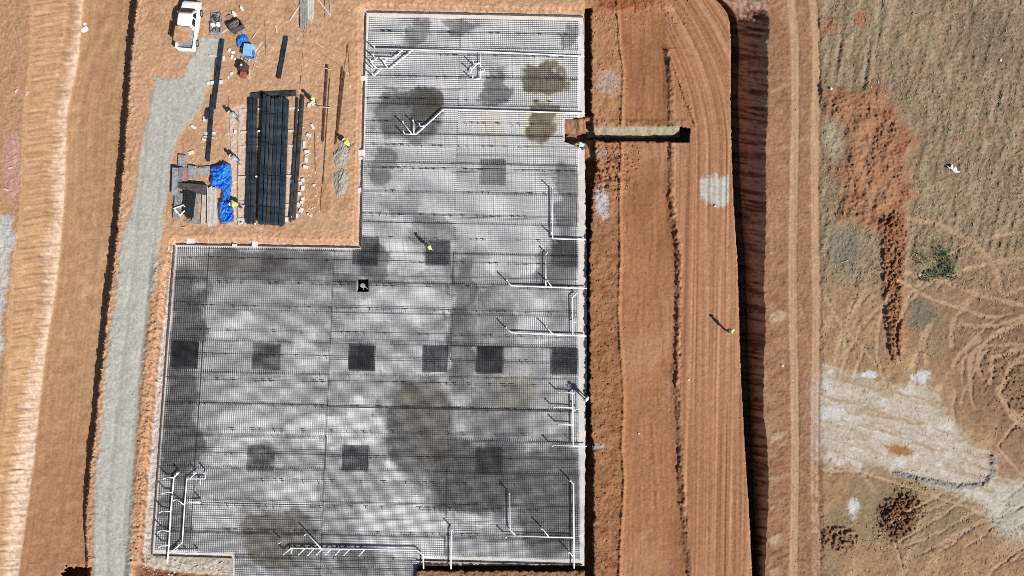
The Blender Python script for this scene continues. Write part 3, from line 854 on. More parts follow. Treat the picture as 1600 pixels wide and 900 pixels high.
# ---------------------------------------------------------------- reinforcement mat
ANG = 0.021
EX = Vector((math.cos(ANG), -math.sin(ANG), 0)); EY = Vector((math.sin(ANG), math.cos(ANG), 0))
def to_st(p): return (p.dot(EX), p.dot(EY))
def st(s, t, z): return EX * s + EY * t + Vector((0, 0, z))
MAT_Z = 0.11
mesh_st = [to_st(P(a, b, MAT_Z)) for a, b in MESH]
sump_st = [to_st(P(a, b, MAT_Z)) for a, b in SUMP]
def spans(axis, c, lo, hi):
    """stretches of the line  axis = c  inside the mesh outline, between lo and hi, clear of the sump"""
    cuts = []
    for i in range(len(mesh_st)):
        a, b = mesh_st[i], mesh_st[(i + 1) % len(mesh_st)]
        ca, cb = a[axis], b[axis]
        if (ca > c) != (cb > c):
            k = (c - ca) / (cb - ca)
            cuts.append(a[1 - axis] + k * (b[1 - axis] - a[1 - axis]))
    cuts.sort()
    out = []
    s_lo = [min(p[0] for p in sump_st), min(p[1] for p in sump_st)]; s_hi = [max(p[0] for p in sump_st), max(p[1] for p in sump_st)]
    for a, b in zip(cuts[::2], cuts[1::2]):
        a, b = max(a, lo), min(b, hi)
        if b - a < .15: continue
        if s_lo[axis] < c < s_hi[axis] and a < s_hi[1 - axis] and b > s_lo[1 - axis]:
            for q0, q1 in ((a, s_lo[1 - axis]), (s_hi[1 - axis], b)):
                if q1 - q0 > .1: out.append((q0, q1))
        else:
            out.append((a, b))
    return out

rnd = random.Random(4)
rebar = empty("reinforcement_mat", P(640, 560, 0))
tag(rebar, "dark steel reinforcing mesh laid over the whole L-shaped concrete base", "steel mesh")
def steel(mb, name, m=M_STEEL, parent=rebar):
    loc = parent.location
    mb.v = [(p[0] - loc.x, p[1] - loc.y, p[2] - loc.z) for p in mb.v]
    return mb.build(name, m, parent)
BAR = 0.0238
def grid(s0, s1, t0, t1, pitch, z, bar, jit=0.0, os=0.0, ot=0.0):
    mb = MB()
    k = math.ceil((t0 - ot) / pitch)
    while ot + k * pitch < t1:
        c = ot + k * pitch + jit * rnd.uniform(-1, 1)
        for a, b in spans(1, c, s0, s1):
            mb.bar(st(a, c, z), st(b, c, z), bar, n=4)
        k += 1
    k = math.ceil((s0 - os) / pitch)
    while os + k * pitch < s1:
        c = os + k * pitch + jit * rnd.uniform(-1, 1)
        for a, b in spans(0, c, t0, t1):
            mb.bar(st(c, a, z + bar), st(c, b, z + bar), bar, n=4)
        k += 1
    return mb
smin = min(p[0] for p in mesh_st); smax = max(p[0] for p in mesh_st)
tmin = min(p[1] for p in mesh_st); tmax = max(p[1] for p in mesh_st)
laps = [to_st(P(318, 520, MAT_Z))[0], to_st(P(512, 640, MAT_Z))[0], to_st(P(707, 500, MAT_Z))[0]]
cols = [smin - .1] + laps + [smax + .1]
for ci in range(4):
    t = tmax + .05
    row = 0
    while t > tmin:
        t2 = t - 3.0
        mb = grid(cols[ci] - (.02 if ci else 0), cols[ci + 1] + (.06 if ci < 3 else 0), t2 - .22, t, .2, MAT_Z + .02 * ((row + ci) % 2), BAR,
                  .010, rnd.uniform(0, .2) if ci in (1, 3) else .05, rnd.uniform(-.03, .03))
        if mb.v: steel(mb, "mesh_sheet")
        t = t2; row += 1
# extra square mats where the columns will stand
for cx, cy, w, h, bar_ in ((290, 556, 42, 42, .036), (418, 559, 43, 40, .022), (566, 560, 40, 40, .033), (682, 562, 40, 42, .018), (767, 564, 42, 42, .030), (884, 566, 42, 42, .024),
                      (409, 718, 42, 40, .020), (557, 718, 42, 40, .016), (884, 396, 40, 46, .014), (686, 396, 38, 40, .013), (771, 270, 40, 40, .018), (430, 407, 40, 38, .016),
                      (573, 394, 40, 44, .014), (766, 722, 42, 42, .016)):
    a = to_st(P(cx - w / 2, cy, MAT_Z)); b = to_st(P(cx + w / 2, cy, MAT_Z)); d = to_st(P(cx, cy - h / 2, MAT_Z)); e_ = to_st(P(cx, cy + h / 2, MAT_Z))
    mb = grid(a[0], b[0], e_[1], d[1], .1, MAT_Z + .06, bar_, .004, rnd.uniform(0, .1), rnd.uniform(0, .1))
    if mb.v: steel(mb, "column_grid")
# long loose bars and the zigzag spacer strips that carry the mat
for py_ in (431, 481, 533, 563, 612, 705, 712, 815, 842, 880, 240, 254, 268, 138, 339):
    t = to_st(P(600, py_, MAT_Z))[1]
    for a, b in spans(1, t, smin, smax):
        if py_ < 380 and py_ > 200: a = max(a, to_st(P(705, 300, .2))[0])
        mb = MB()
        mb.bar(st(a, t + rnd.uniform(-.03, .03), .24), st(b, t + rnd.uniform(-.03, .03), .20), .032, n=5)
        steel(mb, "lacing_bar")
    
for k in range(24):
    t = tmax - 1.5 - k * 2.35
    for a, b in spans(1, t, smin, smax):
        if b - a < 3: continue
        mb = MB(); s = a
        while s < b - .6:
            L_ = rnd.uniform(.35, .6)
            dy = rnd.uniform(-.02, .02)
            if rnd.random() < .5:
                mb.bar(st(s, t + dy, .205), st(s + L_, t + dy, .205), .03)
                mb.bar(st(s + L_ * .5, t + dy, .205), st(s + L_ * .5, t + dy - .2, .205), .03)
            s += L_ + .22
        mb.bar(st(a, t - .012, .19), st(b, t - .012, .19), .02)
        steel(mb, "spacer_strip")

# ---------------------------------------------------------------- sump with its pipe stub
a = [P(x_, y_, 0.0) for x_, y_ in SUMP]
pit_ = empty("sump_pit", P(567, 446, 0))
tag(pit_, "square black sump opening left in the mesh with a pale pipe stub inside", "sump pit")
lo = pit_.location
mb = MB()
for i in range(4):
    p, q_ = a[i], a[(i + 1) % 4]
    mid_ = (p + q_) / 2; n_ = (mid_ - (a[0] + a[2]) / 2).normalized()
    mb.box(mid_ + n_ * .12 + Vector((0, 0, -.76)) - lo, ((q_ - p).length + .48 if i % 2 == 0 else .22, .22 if i % 2 == 0 else (q_ - p).length - .0, 1.40), 0)
mb.build("pit_wall", M_DKPLY, pit_)
MB().box(Vector((0, 0, -1.45)), (1.5, 1.6, .06)).build("pit_floor", M_DKPLY, pit_)
mb = MB().tube([(-.05, 0, -1.42), (-.05, 0, -.06)], .22, 14)
mb.build("pipe_stub", M_STONE, pit_, smooth=False)
MB().bar((-.02, .1, -.03), (.52, -.36, .06), .07, n=6).bar((.05, -.1, -.05), (.08, -.42, -.02), .05, n=6).build("loose_rod", M_TIMBER, pit_)

# ---------------------------------------------------------------- timber edge forms round the slab
def form(p0, p1, z0, z1, label, wd=.05):
    A, B = P(*p0, 0), P(*p1, 0)
    o = empty("edge_form", (A + B) / 2)
    d = (B - A); ang = math.atan2(d.y, d.x)
    MB().box((0, 0, (z0 + z1) / 2), (d.length, wd, z1 - z0), ang).build("form_board", M_FORM, o)
    mb = MB(); n_ = max(2, int(d.length / 1.6))
    side = Vector((-d.y, d.x, 0)).normalized()
    for k in range(n_):
        f_ = (k + .5) / n_ - .5
        mb.box(d * f_ + side * (wd / 2 + .023) + Vector((0, 0, z1 - .22)), (.04, .042, .5), ang)
    for v_ in range(0): pass
    for k in range(n_): pass
    # one rail joins the pegs
    mb.box(side * (wd / 2 + .066) + Vector((0, 0, z1 - .10)), (d.length * .98, .04, .08), ang)
    mb.build("peg_rail", M_FORM, o)
    tag(o, label, "edge form", "edge forms round the slab")
form((573, 19), (911, 26), -.1, .16, "thin edge form along the top edge of the mesh")
form((564.5, 387), (572.5, 21), -.1, .16, "long edge form between the yard and the narrow part of the mesh")
form((276, 382.5), (563, 387.5), -.1, .16, "edge form along the inner corner, above the left part of the mesh")
form((238, 867), (273, 384), -.1, .14, "edge form on the left side of the mesh, beside pale spilled concrete")
form((652, 875.5), (910, 882.5), -.1, .12, "edge form at the lower right edge of the mesh, above the dark trench")
form((240, 867.5), (363, 871.5), -.1, .12, "edge form at the lower left edge of the mesh, above the sandy ledge")

# ---------------------------------------------------------------- white drain pipes
PZ = 0.36
def drain(label, main, branches, risers, end_drop=None):
    o = empty("drain_pipe_run", P(main[0][0], main[0][1], 0))
    L0 = o.location
    def T(pts, r, name, z=PZ):
        mb = MB().tube([P(x_, y_, z) - L0 for x_, y_ in pts], r, 8)
        b = mb.build(name, M_PVC, o, smooth=True)
        # sockets where lengths are pushed together
        return b
    T(main, .064, "main_pipe")
    for bpts in branches:
        T(bpts, .052, "branch_pipe", PZ)
    for x_, y_, h_ in risers:
        p = P(x_, y_, PZ) - L0
        MB().tube([p + Vector((0, 0, -.05)), p + Vector((0, 0, h_ * 1.3))], .056, 8).build("riser", M_PVC, o, smooth=True)
        MB().tube([p + Vector((0, 0, h_ * 1.3 - .10)), p + Vector((0, 0, h_ * 1.3 + .02))], .072, 8).build("socket", M_PVC, o, smooth=True)
    tag(o, label, "drain pipe", "white drain pipes on the mesh")
drain("longest white drain pipe across the top of the mesh, clustered branches at its left end",
      [(586, 76), (650, 77.6), (760, 81), (913, 88)],
      [[(584.6, 89.5), (615, 91), (629, 78)], [(582, 107), (611, 106.5), (645, 78)], [(589, 91), (580.5, 98), (582, 101), (588, 106)], [(596, 107), (584, 119.5)], [(605, 91), (600, 98), (605.5, 106)],
       [(750.3, 84), (750.4, 98), (751, 122.5), (742, 124), (739, 123)], [(750.5, 98.5), (740, 100)], [(746, 100), (736, 109), (735.5, 114)], [(751, 111), (757, 112.6)]],
      [(586, 76, .55), (584.8, 89.5, .55), (580.5, 97, .5), (582.5, 107, .5), (584, 119.5, .55), (600, 98, .5), (740, 100, .55), (736, 110, .6), (739, 123, .55), (757, 112.5, .45)])
drain("white drain pipe ending in a fan of short branches, second from the mesh top",
      [(914, 177), (780, 173), (693.5, 170.6), (650.6, 209.6), (632, 209.4)],
      [[(643.5, 209), (630.8, 193.5)], [(646.6, 209), (646.6, 191.5)], [(664.5, 196.8), (656.5, 197.4)]],
      [(632, 209.4, .6), (631, 193.8, .6), (646.6, 191.5, .55), (656.5, 197.4, .6)])
drain("white L-shaped drain pipe at the right mesh edge, below the dug notch",
      [(862.5, 294), (863.5, 373), (915, 374.5)], [[(863.4, 366), (861, 364)]], [(862.5, 295, .6), (861, 365, .5)])
drain("white drain pipe at the right mesh edge with a straight upright spur",
      [(792, 439), (799, 446.6), (917, 450.6)], [[(852.8, 448), (852.6, 397)], [(862, 448.5), (855.5, 439.5)], [(852.6, 398), (855, 395.5)]], [(792, 439, .55), (855.4, 439.6, .5), (855, 395.5, .4)])
drain("white drain pipe at the right mesh edge with a hooked spur close to it",
      [(791, 512.5), (800, 520), (916, 525)], [[(864, 522.5), (853.5, 510.5)], [(895, 523.5), (894, 465), (900.5, 459)], [(895, 503.5), (900, 503)]], [(791, 512.5, .55), (853.5, 510.5, .5), (900.5, 459, .4)])
drain("white comb-shaped drain pipe with four short arms, left of the worker in white",
      [(873, 612.6), (894.6, 614), (895.8, 696.5)], [[(862, 695.6), (917, 697.4)], [(864.5, 636), (895, 637.4)], [(871.5, 662.8), (895.3, 664)], [(895.4, 643), (903, 638.4)], [(895, 616), (899, 611)]],
      [(873, 612.6, .5), (862.5, 695.6, .55), (864.8, 636, .5), (871.8, 662.8, .55), (903, 638.4, .35)])
drain("tall white drain pipe with a side loop in the lower right corner of the mesh",
      [(890, 749.5), (896, 757), (897, 888)], [[(790.5, 837), (896, 840.2)], [(796, 769), (797, 828), (805, 836)], [(857, 838), (846, 824)], [(895.8, 870.5), (888, 860.5)]],
      [(890, 749.5, .5), (790.5, 837, .5), (796, 769.5, .55), (846, 824, .5), (888, 860.5, .5)])
drain("single straight white drain pipe that crosses the bottom edge of the mesh",
      [(707, 826), (705, 832), (704.6, 889)], [], [(707, 826, .5)])
drain("white drain pipe with a row of slanted stubs along the mesh bottom",
      [(445.5, 864), (455, 856.4), (560, 858), (652, 859.6), (661, 868), (661.8, 889)],
      [[(502, 857.2), (479.6, 833)], [(476.5, 857), (468.4, 864.6)], [(490.8, 857.2), (482.8, 865.4)], [(503.8, 857.4), (496.6, 864.4)], [(517.2, 857.6), (510.4, 864.4)], [(532, 857.8), (526, 864.8)], [(546.2, 858.2), (539, 865.6)], [(570, 858.4), (562.8, 866)], [(456.5, 857), (454.6, 864.8)]],
      [(479.6, 833, .55), (445.8, 863.8, .4), (439.5, 846, .5)] + [(x_, y_, .28) for x_, y_ in ((468.4, 864.6), (482.8, 865.4), (496.6, 864.4), (510.4, 864.4), (526, 864.8), (539, 865.6), (562.8, 866))])
drain("white drain pipe with two parallel spines in the lower left mesh corner",
      [(280, 738), (271.6, 746), (266.6, 800), (264, 850), (261.4, 880)],
      [[(261.2, 746), (271.4, 746.6)], [(259.2, 769), (269.6, 769.4)], [(254.8, 798), (266.8, 799.6)], [(252.8, 828), (265, 830.4)], [(254, 851.4), (263.6, 852.4)],
       [(264.4, 865), (284.8, 848), (288.4, 789), (292, 748), (320.2, 748), (322, 738)], [(297, 747.6), (307, 738)], [(312.5, 748.5), (313, 757.5)], [(287.8, 789), (276.2, 780)], [(288.8, 785.6), (315, 783.8)], [(264.4, 865), (311.5, 863.6)], [(270, 864.5), (278, 857.4)]],
      [(261.2, 746, .55), (259.4, 769, .55), (255, 798, .55), (253, 828, .55), (254.2, 851.4, .55), (280, 738, .4), (307, 738, .4), (322, 738, .45), (276.2, 780, .5), (314.6, 783.8, .45), (310.8, 863.6, .3), (293, 864, .25)])

# ---------------------------------------------------------------- pickup
def pickup():
    c = P(293.6, 39, .8 + .95); c.z = zat(293, 40) + .02
    o = empty("pickup_truck", c, math.radians(-5.2))
    tag(o, "white double-cab pickup with a wooden box in its bed, parked by the grey road", "pickup")
    def ring(y_, w, z0, z1, r=.12):
        pts = []
        for sx_, sz_ in ((1, 1), (-1, 1), (-1, -1), (1, -1)):
            for k in range(4):
                a0 = {(1, 1): 0, (-1, 1): 90, (-1, -1): 180, (1, -1): 270}[(sx_, sz_)] + 30 * k
                ra = math.radians(a0)
                pts.append(Vector((sx_ * (w / 2 - r) + r * math.cos(ra), y_, (z1 - r if sz_ > 0 else z0 + r) + r * math.sin(ra))))
        return pts
    body = MB().loft([ring(2.50, 1.30, .42, .80, .10), ring(2.42, 1.60, .36, .93, .12), ring(2.20, 1.74, .32, 1.01, .13), ring(1.55, 1.78, .30, 1.08, .12), ring(-.40, 1.80, .30, 1.10, .10), ring(-.46, 1.78, .32, 1.09, .08)])
    body.build("body", M_WHITE, o, smooth=True)
    def hoop(z_, x_, y0, y1, r):
        pts = []
        for sx_, yy, a0 in ((1, y1, 0), (-1, y1, 90), (-1, y0, 180), (1, y0, 270)):
            for k in range(4):
                ra = math.radians(a0 + 30 * k)
                cy_ = yy - r if yy == y1 else yy + r
                pts.append(Vector((sx_ * (x_ - r) + r * math.cos(ra), cy_ + r * math.sin(ra), z_)))
        return pts
    cabm = MB().loft([hoop(1.04, .84, -.44, 1.62, .10), hoop(1.30, .79, -.40, 1.30, .10), hoop(1.62, .71, -.34, .86, .12), hoop(1.72, .66, -.28, .78, .14), hoop(1.76, .55, -.18, .68, .14)])
    cabm.build("cab", M_WHITE, o, smooth=True)
    MB().add([(-.66, 1.60, 1.15), (.66, 1.60, 1.15), (.60, .90, 1.70), (-.60, .90, 1.70)], [(0, 1, 2, 3)]).add([(-.64, 1.50, 1.10), (.64, 1.50, 1.10), (.58, .85, 1.62), (-.58, .85, 1.62)], [(3, 2, 1, 0)]).build("windscreen", M_GLASS, o)
    for s in (-1, 1):
        for y0, y1, y2, y3 in ((.56, 1.22, .86, .56), (-.30, .44, .44, -.22)):
            MB().add([(s * .835, y0, 1.16), (s * .815, y1, 1.20), (s * .735, y2, 1.58), (s * .735, y3, 1.58)], [(0, 1, 2, 3)]).add([(s * .78, y0, 1.16), (s * .76, y1, 1.20), (s * .68, y2, 1.58), (s * .68, y3, 1.58)], [(3, 2, 1, 0)]).build("side_window", M_GLASS, o)
        mr = MB().box((s * .98, 1.12, 1.16), (.20, .09, .15), 0).build("wing_mirror", M_WHITE, o, bevel=.02)
        MB().box((s * .88, 1.13, 1.12), (.12, .05, .05)).build("arm", M_RUBBER, mr)
        MB().box((s * .60, 2.44, .78), (.34, .10, .17)).build("headlight", M_LAMP, o, bevel=.02)
        MB().box((s * .84, -2.46, .86), (.10, .06, .34)).build("tail_light", M_TAIL, o)
        for yy in (1.55, -1.55):
            wl_ = MB().tube([(s * .66, yy, .37), (s * .90, yy, .37)], .37, 20).build("wheel", M_RUBBER, o, smooth=False)
            MB().tube([(s * .895, yy, .37), (s * .912, yy, .37)], .22, 14).build("rim", M_RIM, wl_)
        MB().box((s * .855, -1.48, .78), (.09, 2.02, .56)).build("bed_side", M_WHITE, o, bevel=.025)
        MB().box((s * .60, .95, 1.0) if False else (s * .905, .30, .95), (.02, .18, .03)).build("door_handle", M_CHROME, o)
    MB().box((0, -.50, .85), (1.62, .06, .62)).build("bed_front", M_WHITE, o, bevel=.015)
    MB().box((0, -2.46, .78), (1.62, .08, .54)).build("tailgate", M_WHITE, o, bevel=.02)
    MB().box((0, -1.46, .60), (1.60, 1.88, .08)).build("bed_floor", M_GALV, o)
    ld = MB().box((-.06, -1.26, 1.12), (1.44, 1.40, .98)).build("wooden_box", M_GTIMBER, o)
    MB().box((-.06, -1.26, 1.64), (1.52, 1.48, .05)).build("plywood_lid", M_BEDWOOD, ld)
    MB().box((0, 2.49, .50), (1.66, .14, .20)).build("front_bumper", M_WHITE, o, bevel=.03)
    MB().box((0, -2.58, .50), (1.60, .16, .14)).build("rear_bumper", M_CHROME, o, bevel=.02)
    MB().box((0, 2.475, .72), (.80, .05, .16)).build("grille", M_RUBBER, o)
    MB().box((0, 0, .36), (1.3, 4.4, .14)).build("chassis", M_RUBBER, o)
pickup()

# ---------------------------------------------------------------- bundles of reinforcing bars
def bundle(label, a, b, width, m, group="bar bundles stacked on bearers", rows=3, z0=.14, d=.05, cat="bar bundle", jag=.25):
    zz = zat((a[0] + b[0]) / 2, (a[1] + b[1]) / 2)
    A, B = P(*a, zz + z0 + rows * d), P(*b, zz + z0 + rows * d)
    A.z = B.z = zz
    o = empty("bar_bundle", (A + B) / 2)
    dr = (B - A).normalized(); sd_ = Vector((-dr.y, dr.x, 0)); L = (B - A).length
    mb = MB(); n_ = max(2, int(width / d))
    for r_ in range(rows):
        k_ = n_ - (1 if r_ == rows - 1 and n_ > 3 else 0)
        for i in range(k_):
            off = (i - (k_ - 1) / 2) * d
            j0, j1 = rnd.uniform(-jag, jag * .4), rnd.uniform(-jag * .4, jag)
            p0 = dr * (-L / 2 + j0 * .6) + sd_ * (off + rnd.uniform(-.012, .012)) + Vector((0, 0, z0 + d * (.5 + r_ * .9) + rnd.uniform(0, .03)))
            p1 = dr * (L / 2 + j1 * .6) + sd_ * (off + rnd.uniform(-.012, .012)) + Vector((0, 0, z0 + d * (.5 + r_ * .9) + rnd.uniform(0, .03)))
            pm = (p0 + p1) / 2 + sd_ * rnd.uniform(-.02, .02)
            mb.tube([p0, pm, p1], d * .5, 5)
    mb.build("bar_pack", m, o)
    if rows > 1 and L > 3:
        for k in range(max(2, int(L / 3))):
            f_ = (k + .5) / max(2, int(L / 3)) - .5
            MB().box(dr * (L * f_) + Vector((0, 0, z0 + rows * d * .5)), (.03, n_ * d + .03, rows * d + .05), math.atan2(dr.y, dr.x)).build("tie_band", M_STEEL, o)
    tag(o, label, cat, group)
    return o
names = [("dark blue-black bundle of bars at the left edge of the main stack", (391, 155), (386.6, 347.5), .42, M_BLUEST, 7),
         ("second bundle of bars from the left in the main stack", (396.6, 154), (392.8, 348), .30, M_BLUEST, 6),
         ("narrow bundle of bars just left of the black gap in the main stack", (401, 154.5), (397.6, 348), .22, M_GREYST, 3),
         ("tallest bundle of the main stack, overlapping the crosswise bundle", (413, 148), (404.5, 347.5), .36, M_BLUEST, 15),
         ("bundle of bars right of the tallest one in the main stack", (419, 151), (411.4, 348), .34, M_BLUEST, 14),
         ("greyish bundle of bars in the middle of the main stack", (425, 154), (417.6, 348), .38, M_GREYST, 12),
         ("bundle of bars right of the greyish one in the main stack", (431, 154), (424, 349), .36, M_BLUEST, 11),
         ("wide bluish bundle of bars, third from the right edge of the main stack", (437.4, 152.5), (430.6, 349.5), .46, M_BLUEST, 10),
         ("bluish bundle of bars, second from the right edge of the main stack", (444.8, 154), (437.8, 351), .42, M_BLUEST, 9),
         ("low dark bundle of bars at the right edge of the main stack", (449.6, 157), (443, 350), .24, M_GREYST, 3),
         ("thin grey bundle of bars, left of the pair beside the main stack", (464.6, 154), (453.4, 346), .28, M_GREYST, 3),
         ("thick black bundle of bars, right of the pair beside the main stack", (472.4, 150.5), (458.6, 342), .46, M_GREYST, 4)]
for i_, (lb, a_, b_, w_, m_, r_) in enumerate(names):
    bundle(lb, a_, b_, w_ * .84, M_BLUEST2 if m_ is M_BLUEST and i_ % 3 == 1 else m_, rows=r_)
bundle("short grey bundle of bars lying crosswise above the main stack", (393, 149), (461, 145), .62, M_GREYST, rows=3, z0=.06)
bundle("long black bundle of bars by the grey road, its upper half", (346.6, 62), (333, 168), .42, M_BLUEST, "long bars beside the grey road", 4)
bundle("long black bundle of bars by the grey road, its lower half", (332, 150), (324, 250), .36, M_BLUEST, "long bars beside the grey road", 4)
bundle("flat dark strip of bars beside the long bundle at the grey road", (338, 92), (334, 160), .16, M_GREYST, "long bars beside the grey road", 2)
bundle("short black stub of bars touching the long bundle at the grey road", (325, 170), (322, 184), .36, M_BLUEST, "long bars beside the grey road", 3)
bundle("lone short black bundle of bars below the stacked planks", (446.6, 58), (435.4, 121), .44, M_BLUEST, "lone bundles in the yard", 3)
bundle("thin rusty bundle of bars with two white sticks across it", (511, 102), (504, 220), .26, M_STEEL2, "thin rusty bars beside the mesh", 2, .05, .045)
bundle("thin rusty bundle of bars nearest the mesh", (534.6, 106), (524.6, 224), .16, M_STEEL2, "thin rusty bars beside the mesh", 2, .05, .045)
bundle("spread rusty bars lying against the bundle nearest the mesh", (538.5, 112), (528, 205), .18, M_STEEL2, "thin rusty bars beside the mesh", 1, .05, .045)
bundle("single long dark bar right of the bundle with two white sticks", (515, 122), (504.5, 287), .12, M_STEEL2, "thin rusty bars beside the mesh", 1, .04, .05)

def rod(label, a, b, m=M_STEEL2, w=.035, dz=.04, name="loose_rod", cat="rod", group="loose rods in the yard"):
    A, B = G(*a, dz), G(*b, dz)
    o = empty(name, (A + B) / 2)
    Mid = Vector((rnd.uniform(-.05, .05), rnd.uniform(-.05, .05), 0))
    MB().tube([A - o.location, Mid, B - o.location], w / 2, 5).build("rod", m, o)
    tag(o, label, cat, group)
    return o
rod("thin straight rod running down from the stacked planks to the main bar stack", (475, 46), (468.6, 138))
rod("thin rod along the left side of the main bar stack, beside three workers", (372.5, 172), (371.5, 352))
rod("thin rod left of the worker nearest the blue tarpaulin", (357, 150), (361.5, 246))
rod("thin rod slanting from the end of the rusty bars towards the planks", (533, 104), (500, 82))
rod("thin rod above the rusty bars nearest the mesh, left of two", (542.6, 70), (538.6, 106))
rod("thin rod above the rusty bars nearest the mesh, right of two", (543.4, 70), (546.4, 120))
rod("thin dark rod below the long bar that lies beside the rusty bundle", (503.6, 290), (501, 330))
rod("thin rod standing between the blue box and the short black bundle", (414, 30), (415.6, 86))
rod("thin rod right of the blocks, level with the middle of the main stack", (491.6, 205), (493, 268))

# ---------------------------------------------------------------- timber
def timber(label, a, b, w, h, m=M_TIMBER, dz=0.0, name="timber_plank", cat="plank", group=None):
    zz = zat((a[0] + b[0]) / 2, (a[1] + b[1]) / 2)
    A, B = P(*a, zz + h), P(*b, zz + h)
    A.z = B.z = zz
    d = B - A
    o = MB().box((0, 0, 0), (d.length, w, h), 0).build(name, m, bevel=min(w, h) * .12)
    o.location = (A + B) / 2 + Vector((0, 0, h / 2 + dz + .01)); o.rotation_euler = (0, rnd.uniform(-.004, .004), math.atan2(d.y, d.x))
    tag(o, label, cat, group)
    return o
for k, (y_, xa, xb_, w_) in enumerate(((170, 379, 462, .16), (205, 376, 461, .14), (228.5, 374, 460, .14), (275.5, 372, 456, .15), (320.5, 378, 453, .14), (342, 370, 451, .22))):
    timber("pale timber bearer under the bars of the main stack", (xa, y_ + .8), (xb_, y_ - 1.2), w_, .11, name="timber_bearer", cat="bearer", group="bearers under the main stack")
for x0_, y0_, x1_, y1_ in ((324, 126.5, 345, 129), (322, 128.8, 336, 129.8) , (318, 213, 338, 216), (326, 86.6, 342, 87.6), (318, 206, 337, 209)):
    timber("pale timber bearer crossing under the long bundle at the grey road", (x0_, y0_), (x1_, y1_), .12, .10, name="timber_bearer", cat="bearer", group="bearers under the long bundle")
timber("long pale plank slanting beside the light blue box", (388.6, 95), (409, 66), .13, .05)
timber("greyish plank slanting above the light blue box", (394, 60), (408.6, 39), .10, .05, M_TIMBER2)
timber("thin plank standing out below the long pale plank", (395, 110), (403, 80), .06, .05, M_TIMBER2)
timber("broad plank right of the red and brown mixer", (389.4, 124), (391, 108), .24, .04, M_TIMBER2)
timber("short plank between the grey pallet and the dark crate", (343, 54), (356, 45), .16, .05)
timber("short white peg right of the thin standing rod", (430.6, 39), (432.6, 51), .12, .10)
timber("plank leaning out at the left of the stacked planks", (452.6, 32), (471, 4), .12, .06)
timber("plank crossing a pair of posts right of the stacked planks", (497.5, 0), (517, 25), .13, .06)
timber("lying post under the crossing plank, nearer the stacked planks", (508.4, 1), (508.6, 28), .10, .12, M_GTIMBER)
timber("lying post under the crossing plank, farther from the stacked planks", (515.4, -4), (516.6, 22), .08, .10, M_TIMBER2)
timber("short pale stick below the crossing plank", (493, 66), (505, 75), .09, .05)
timber("white stick laid across the rusty bundle at its top", (505.6, 106.6), (518, 110), .07, .06, dz=.14)
timber("white stick laid across the rusty bundle at its middle", (500, 167.6), (517, 168.6), .08, .06, dz=.14)
timber("pale slanting stick among the blocks right of the main stack", (476, 244), (485, 239), .10, .08)
timber("thin pale stick right of the lowest blocks, first of a close pair", (477.6, 296), (480, 311), .06, .05, M_TIMBER2)
timber("thin pale stick right of the lowest blocks, second of a close pair", (475.4, 302), (476.4, 320), .06, .05, M_TIMBER2)
timber("thin brown stick standing apart right of the blocks", (494.6, 294), (497, 309), .06, .05, M_TIMBER2)
timber("short stick below the stacked timber at the grey road", (284, 355.6), (294, 354), .10, .05, M_TIMBER2)

_r = random.Random(31)
for k in range(22):
    x_, y_ = _r.choice(((_r.uniform(385, 470), _r.uniform(20, 130)), (_r.uniform(480, 545), _r.uniform(30, 330)), (_r.uniform(345, 380), _r.uniform(60, 160))))
    a_ = _r.uniform(0, 3.14); l_ = _r.uniform(2, 6)
    timber("short weathered timber offcut lying loose on the bare soil of the yard", (x_, y_), (x_ + l_ * math.cos(a_), y_ + l_ * math.sin(a_)), _r.uniform(.05, .10), .05, (M_TIMBER2, M_GTIMBER, M_TIMBER)[k % 3], name="timber_offcut", cat="offcut", group="timber offcuts scattered over the yard")

def plank_stack(label, a, b, width, n_, layers, m, th=.05, jag=.4, dz=.05, name="plank_stack", group=None):
    zz = zat((a[0] + b[0]) / 2, (a[1] + b[1]) / 2)
    H_ = dz + layers * th
    A, B = P(*a, zz + H_), P(*b, zz + H_); A.z = B.z = zz
    o = empty(name, (A + B) / 2)
    d = B - A; ang = math.atan2(d.y, d.x); u_ = d.normalized(); s_ = Vector((-u_.y, u_.x, 0))
    w = width / n_
    for l_ in range(layers):
        mb = MB()
        for i in range(n_):
            j_ = rnd.uniform(-jag, jag) * .5; L = d.length * rnd.uniform(.86, 1.0)
            mb.box(s_ * ((i - (n_ - 1) / 2) * w) + u_ * j_ + Vector((0, 0, dz + th * (l_ + .5) + rnd.uniform(-.004, .004))), (L, w * rnd.uniform(.55, .85), th * .94), ang + rnd.uniform(-.012, .012))
        # cross batten keeps a layer together
        mb.box(Vector((0, 0, dz + th * l_ + .004)), (.08, width * .95, th * .3), ang)
        mb.build("board_layer", m, o)
    MB().box(u_ * d.length * .3 + Vector((0, 0, dz / 2)), (.1, width, dz), ang).build("bearer", M_GTIMBER, o)
    MB().box(u_ * d.length * -.3 + Vector((0, 0, dz / 2)), (.1, width, dz), ang).build("bearer", M_GTIMBER, o)
    tag(o, label, "plank stack", group)
    return o
plank_stack("tall stack of grey planks at the yard top, left of two", (475, -22), (475, 41), .78, 4, 3, M_GTIMBER, jag=.9)
plank_stack("stack of pale planks at the top edge of the yard, right and shorter of two", (485.6, -22), (485.4, 29), .62, 3, 3, M_TIMBER, jag=.8)
plank_stack("fanned stack of pale boards under the edge of the blue tarpaulin", (330, 292), (331, 352), .90, 7, 6, M_TIMBER, jag=.3)
plank_stack("boards slipping out left of the fanned pale stack", (318.6, 300), (316.4, 351), .36, 4, 4, M_TIMBER, jag=.35)
plank_stack("narrow leaning boards beside the black sheets", (308.6, 298), (303, 347), .50, 4, 4, M_GTIMBER, jag=.3)
plank_stack("light grey timbers under the crossed white sticks", (279.6, 300), (275.6, 341), .72, 5, 7, M_GREYP, jag=.3)
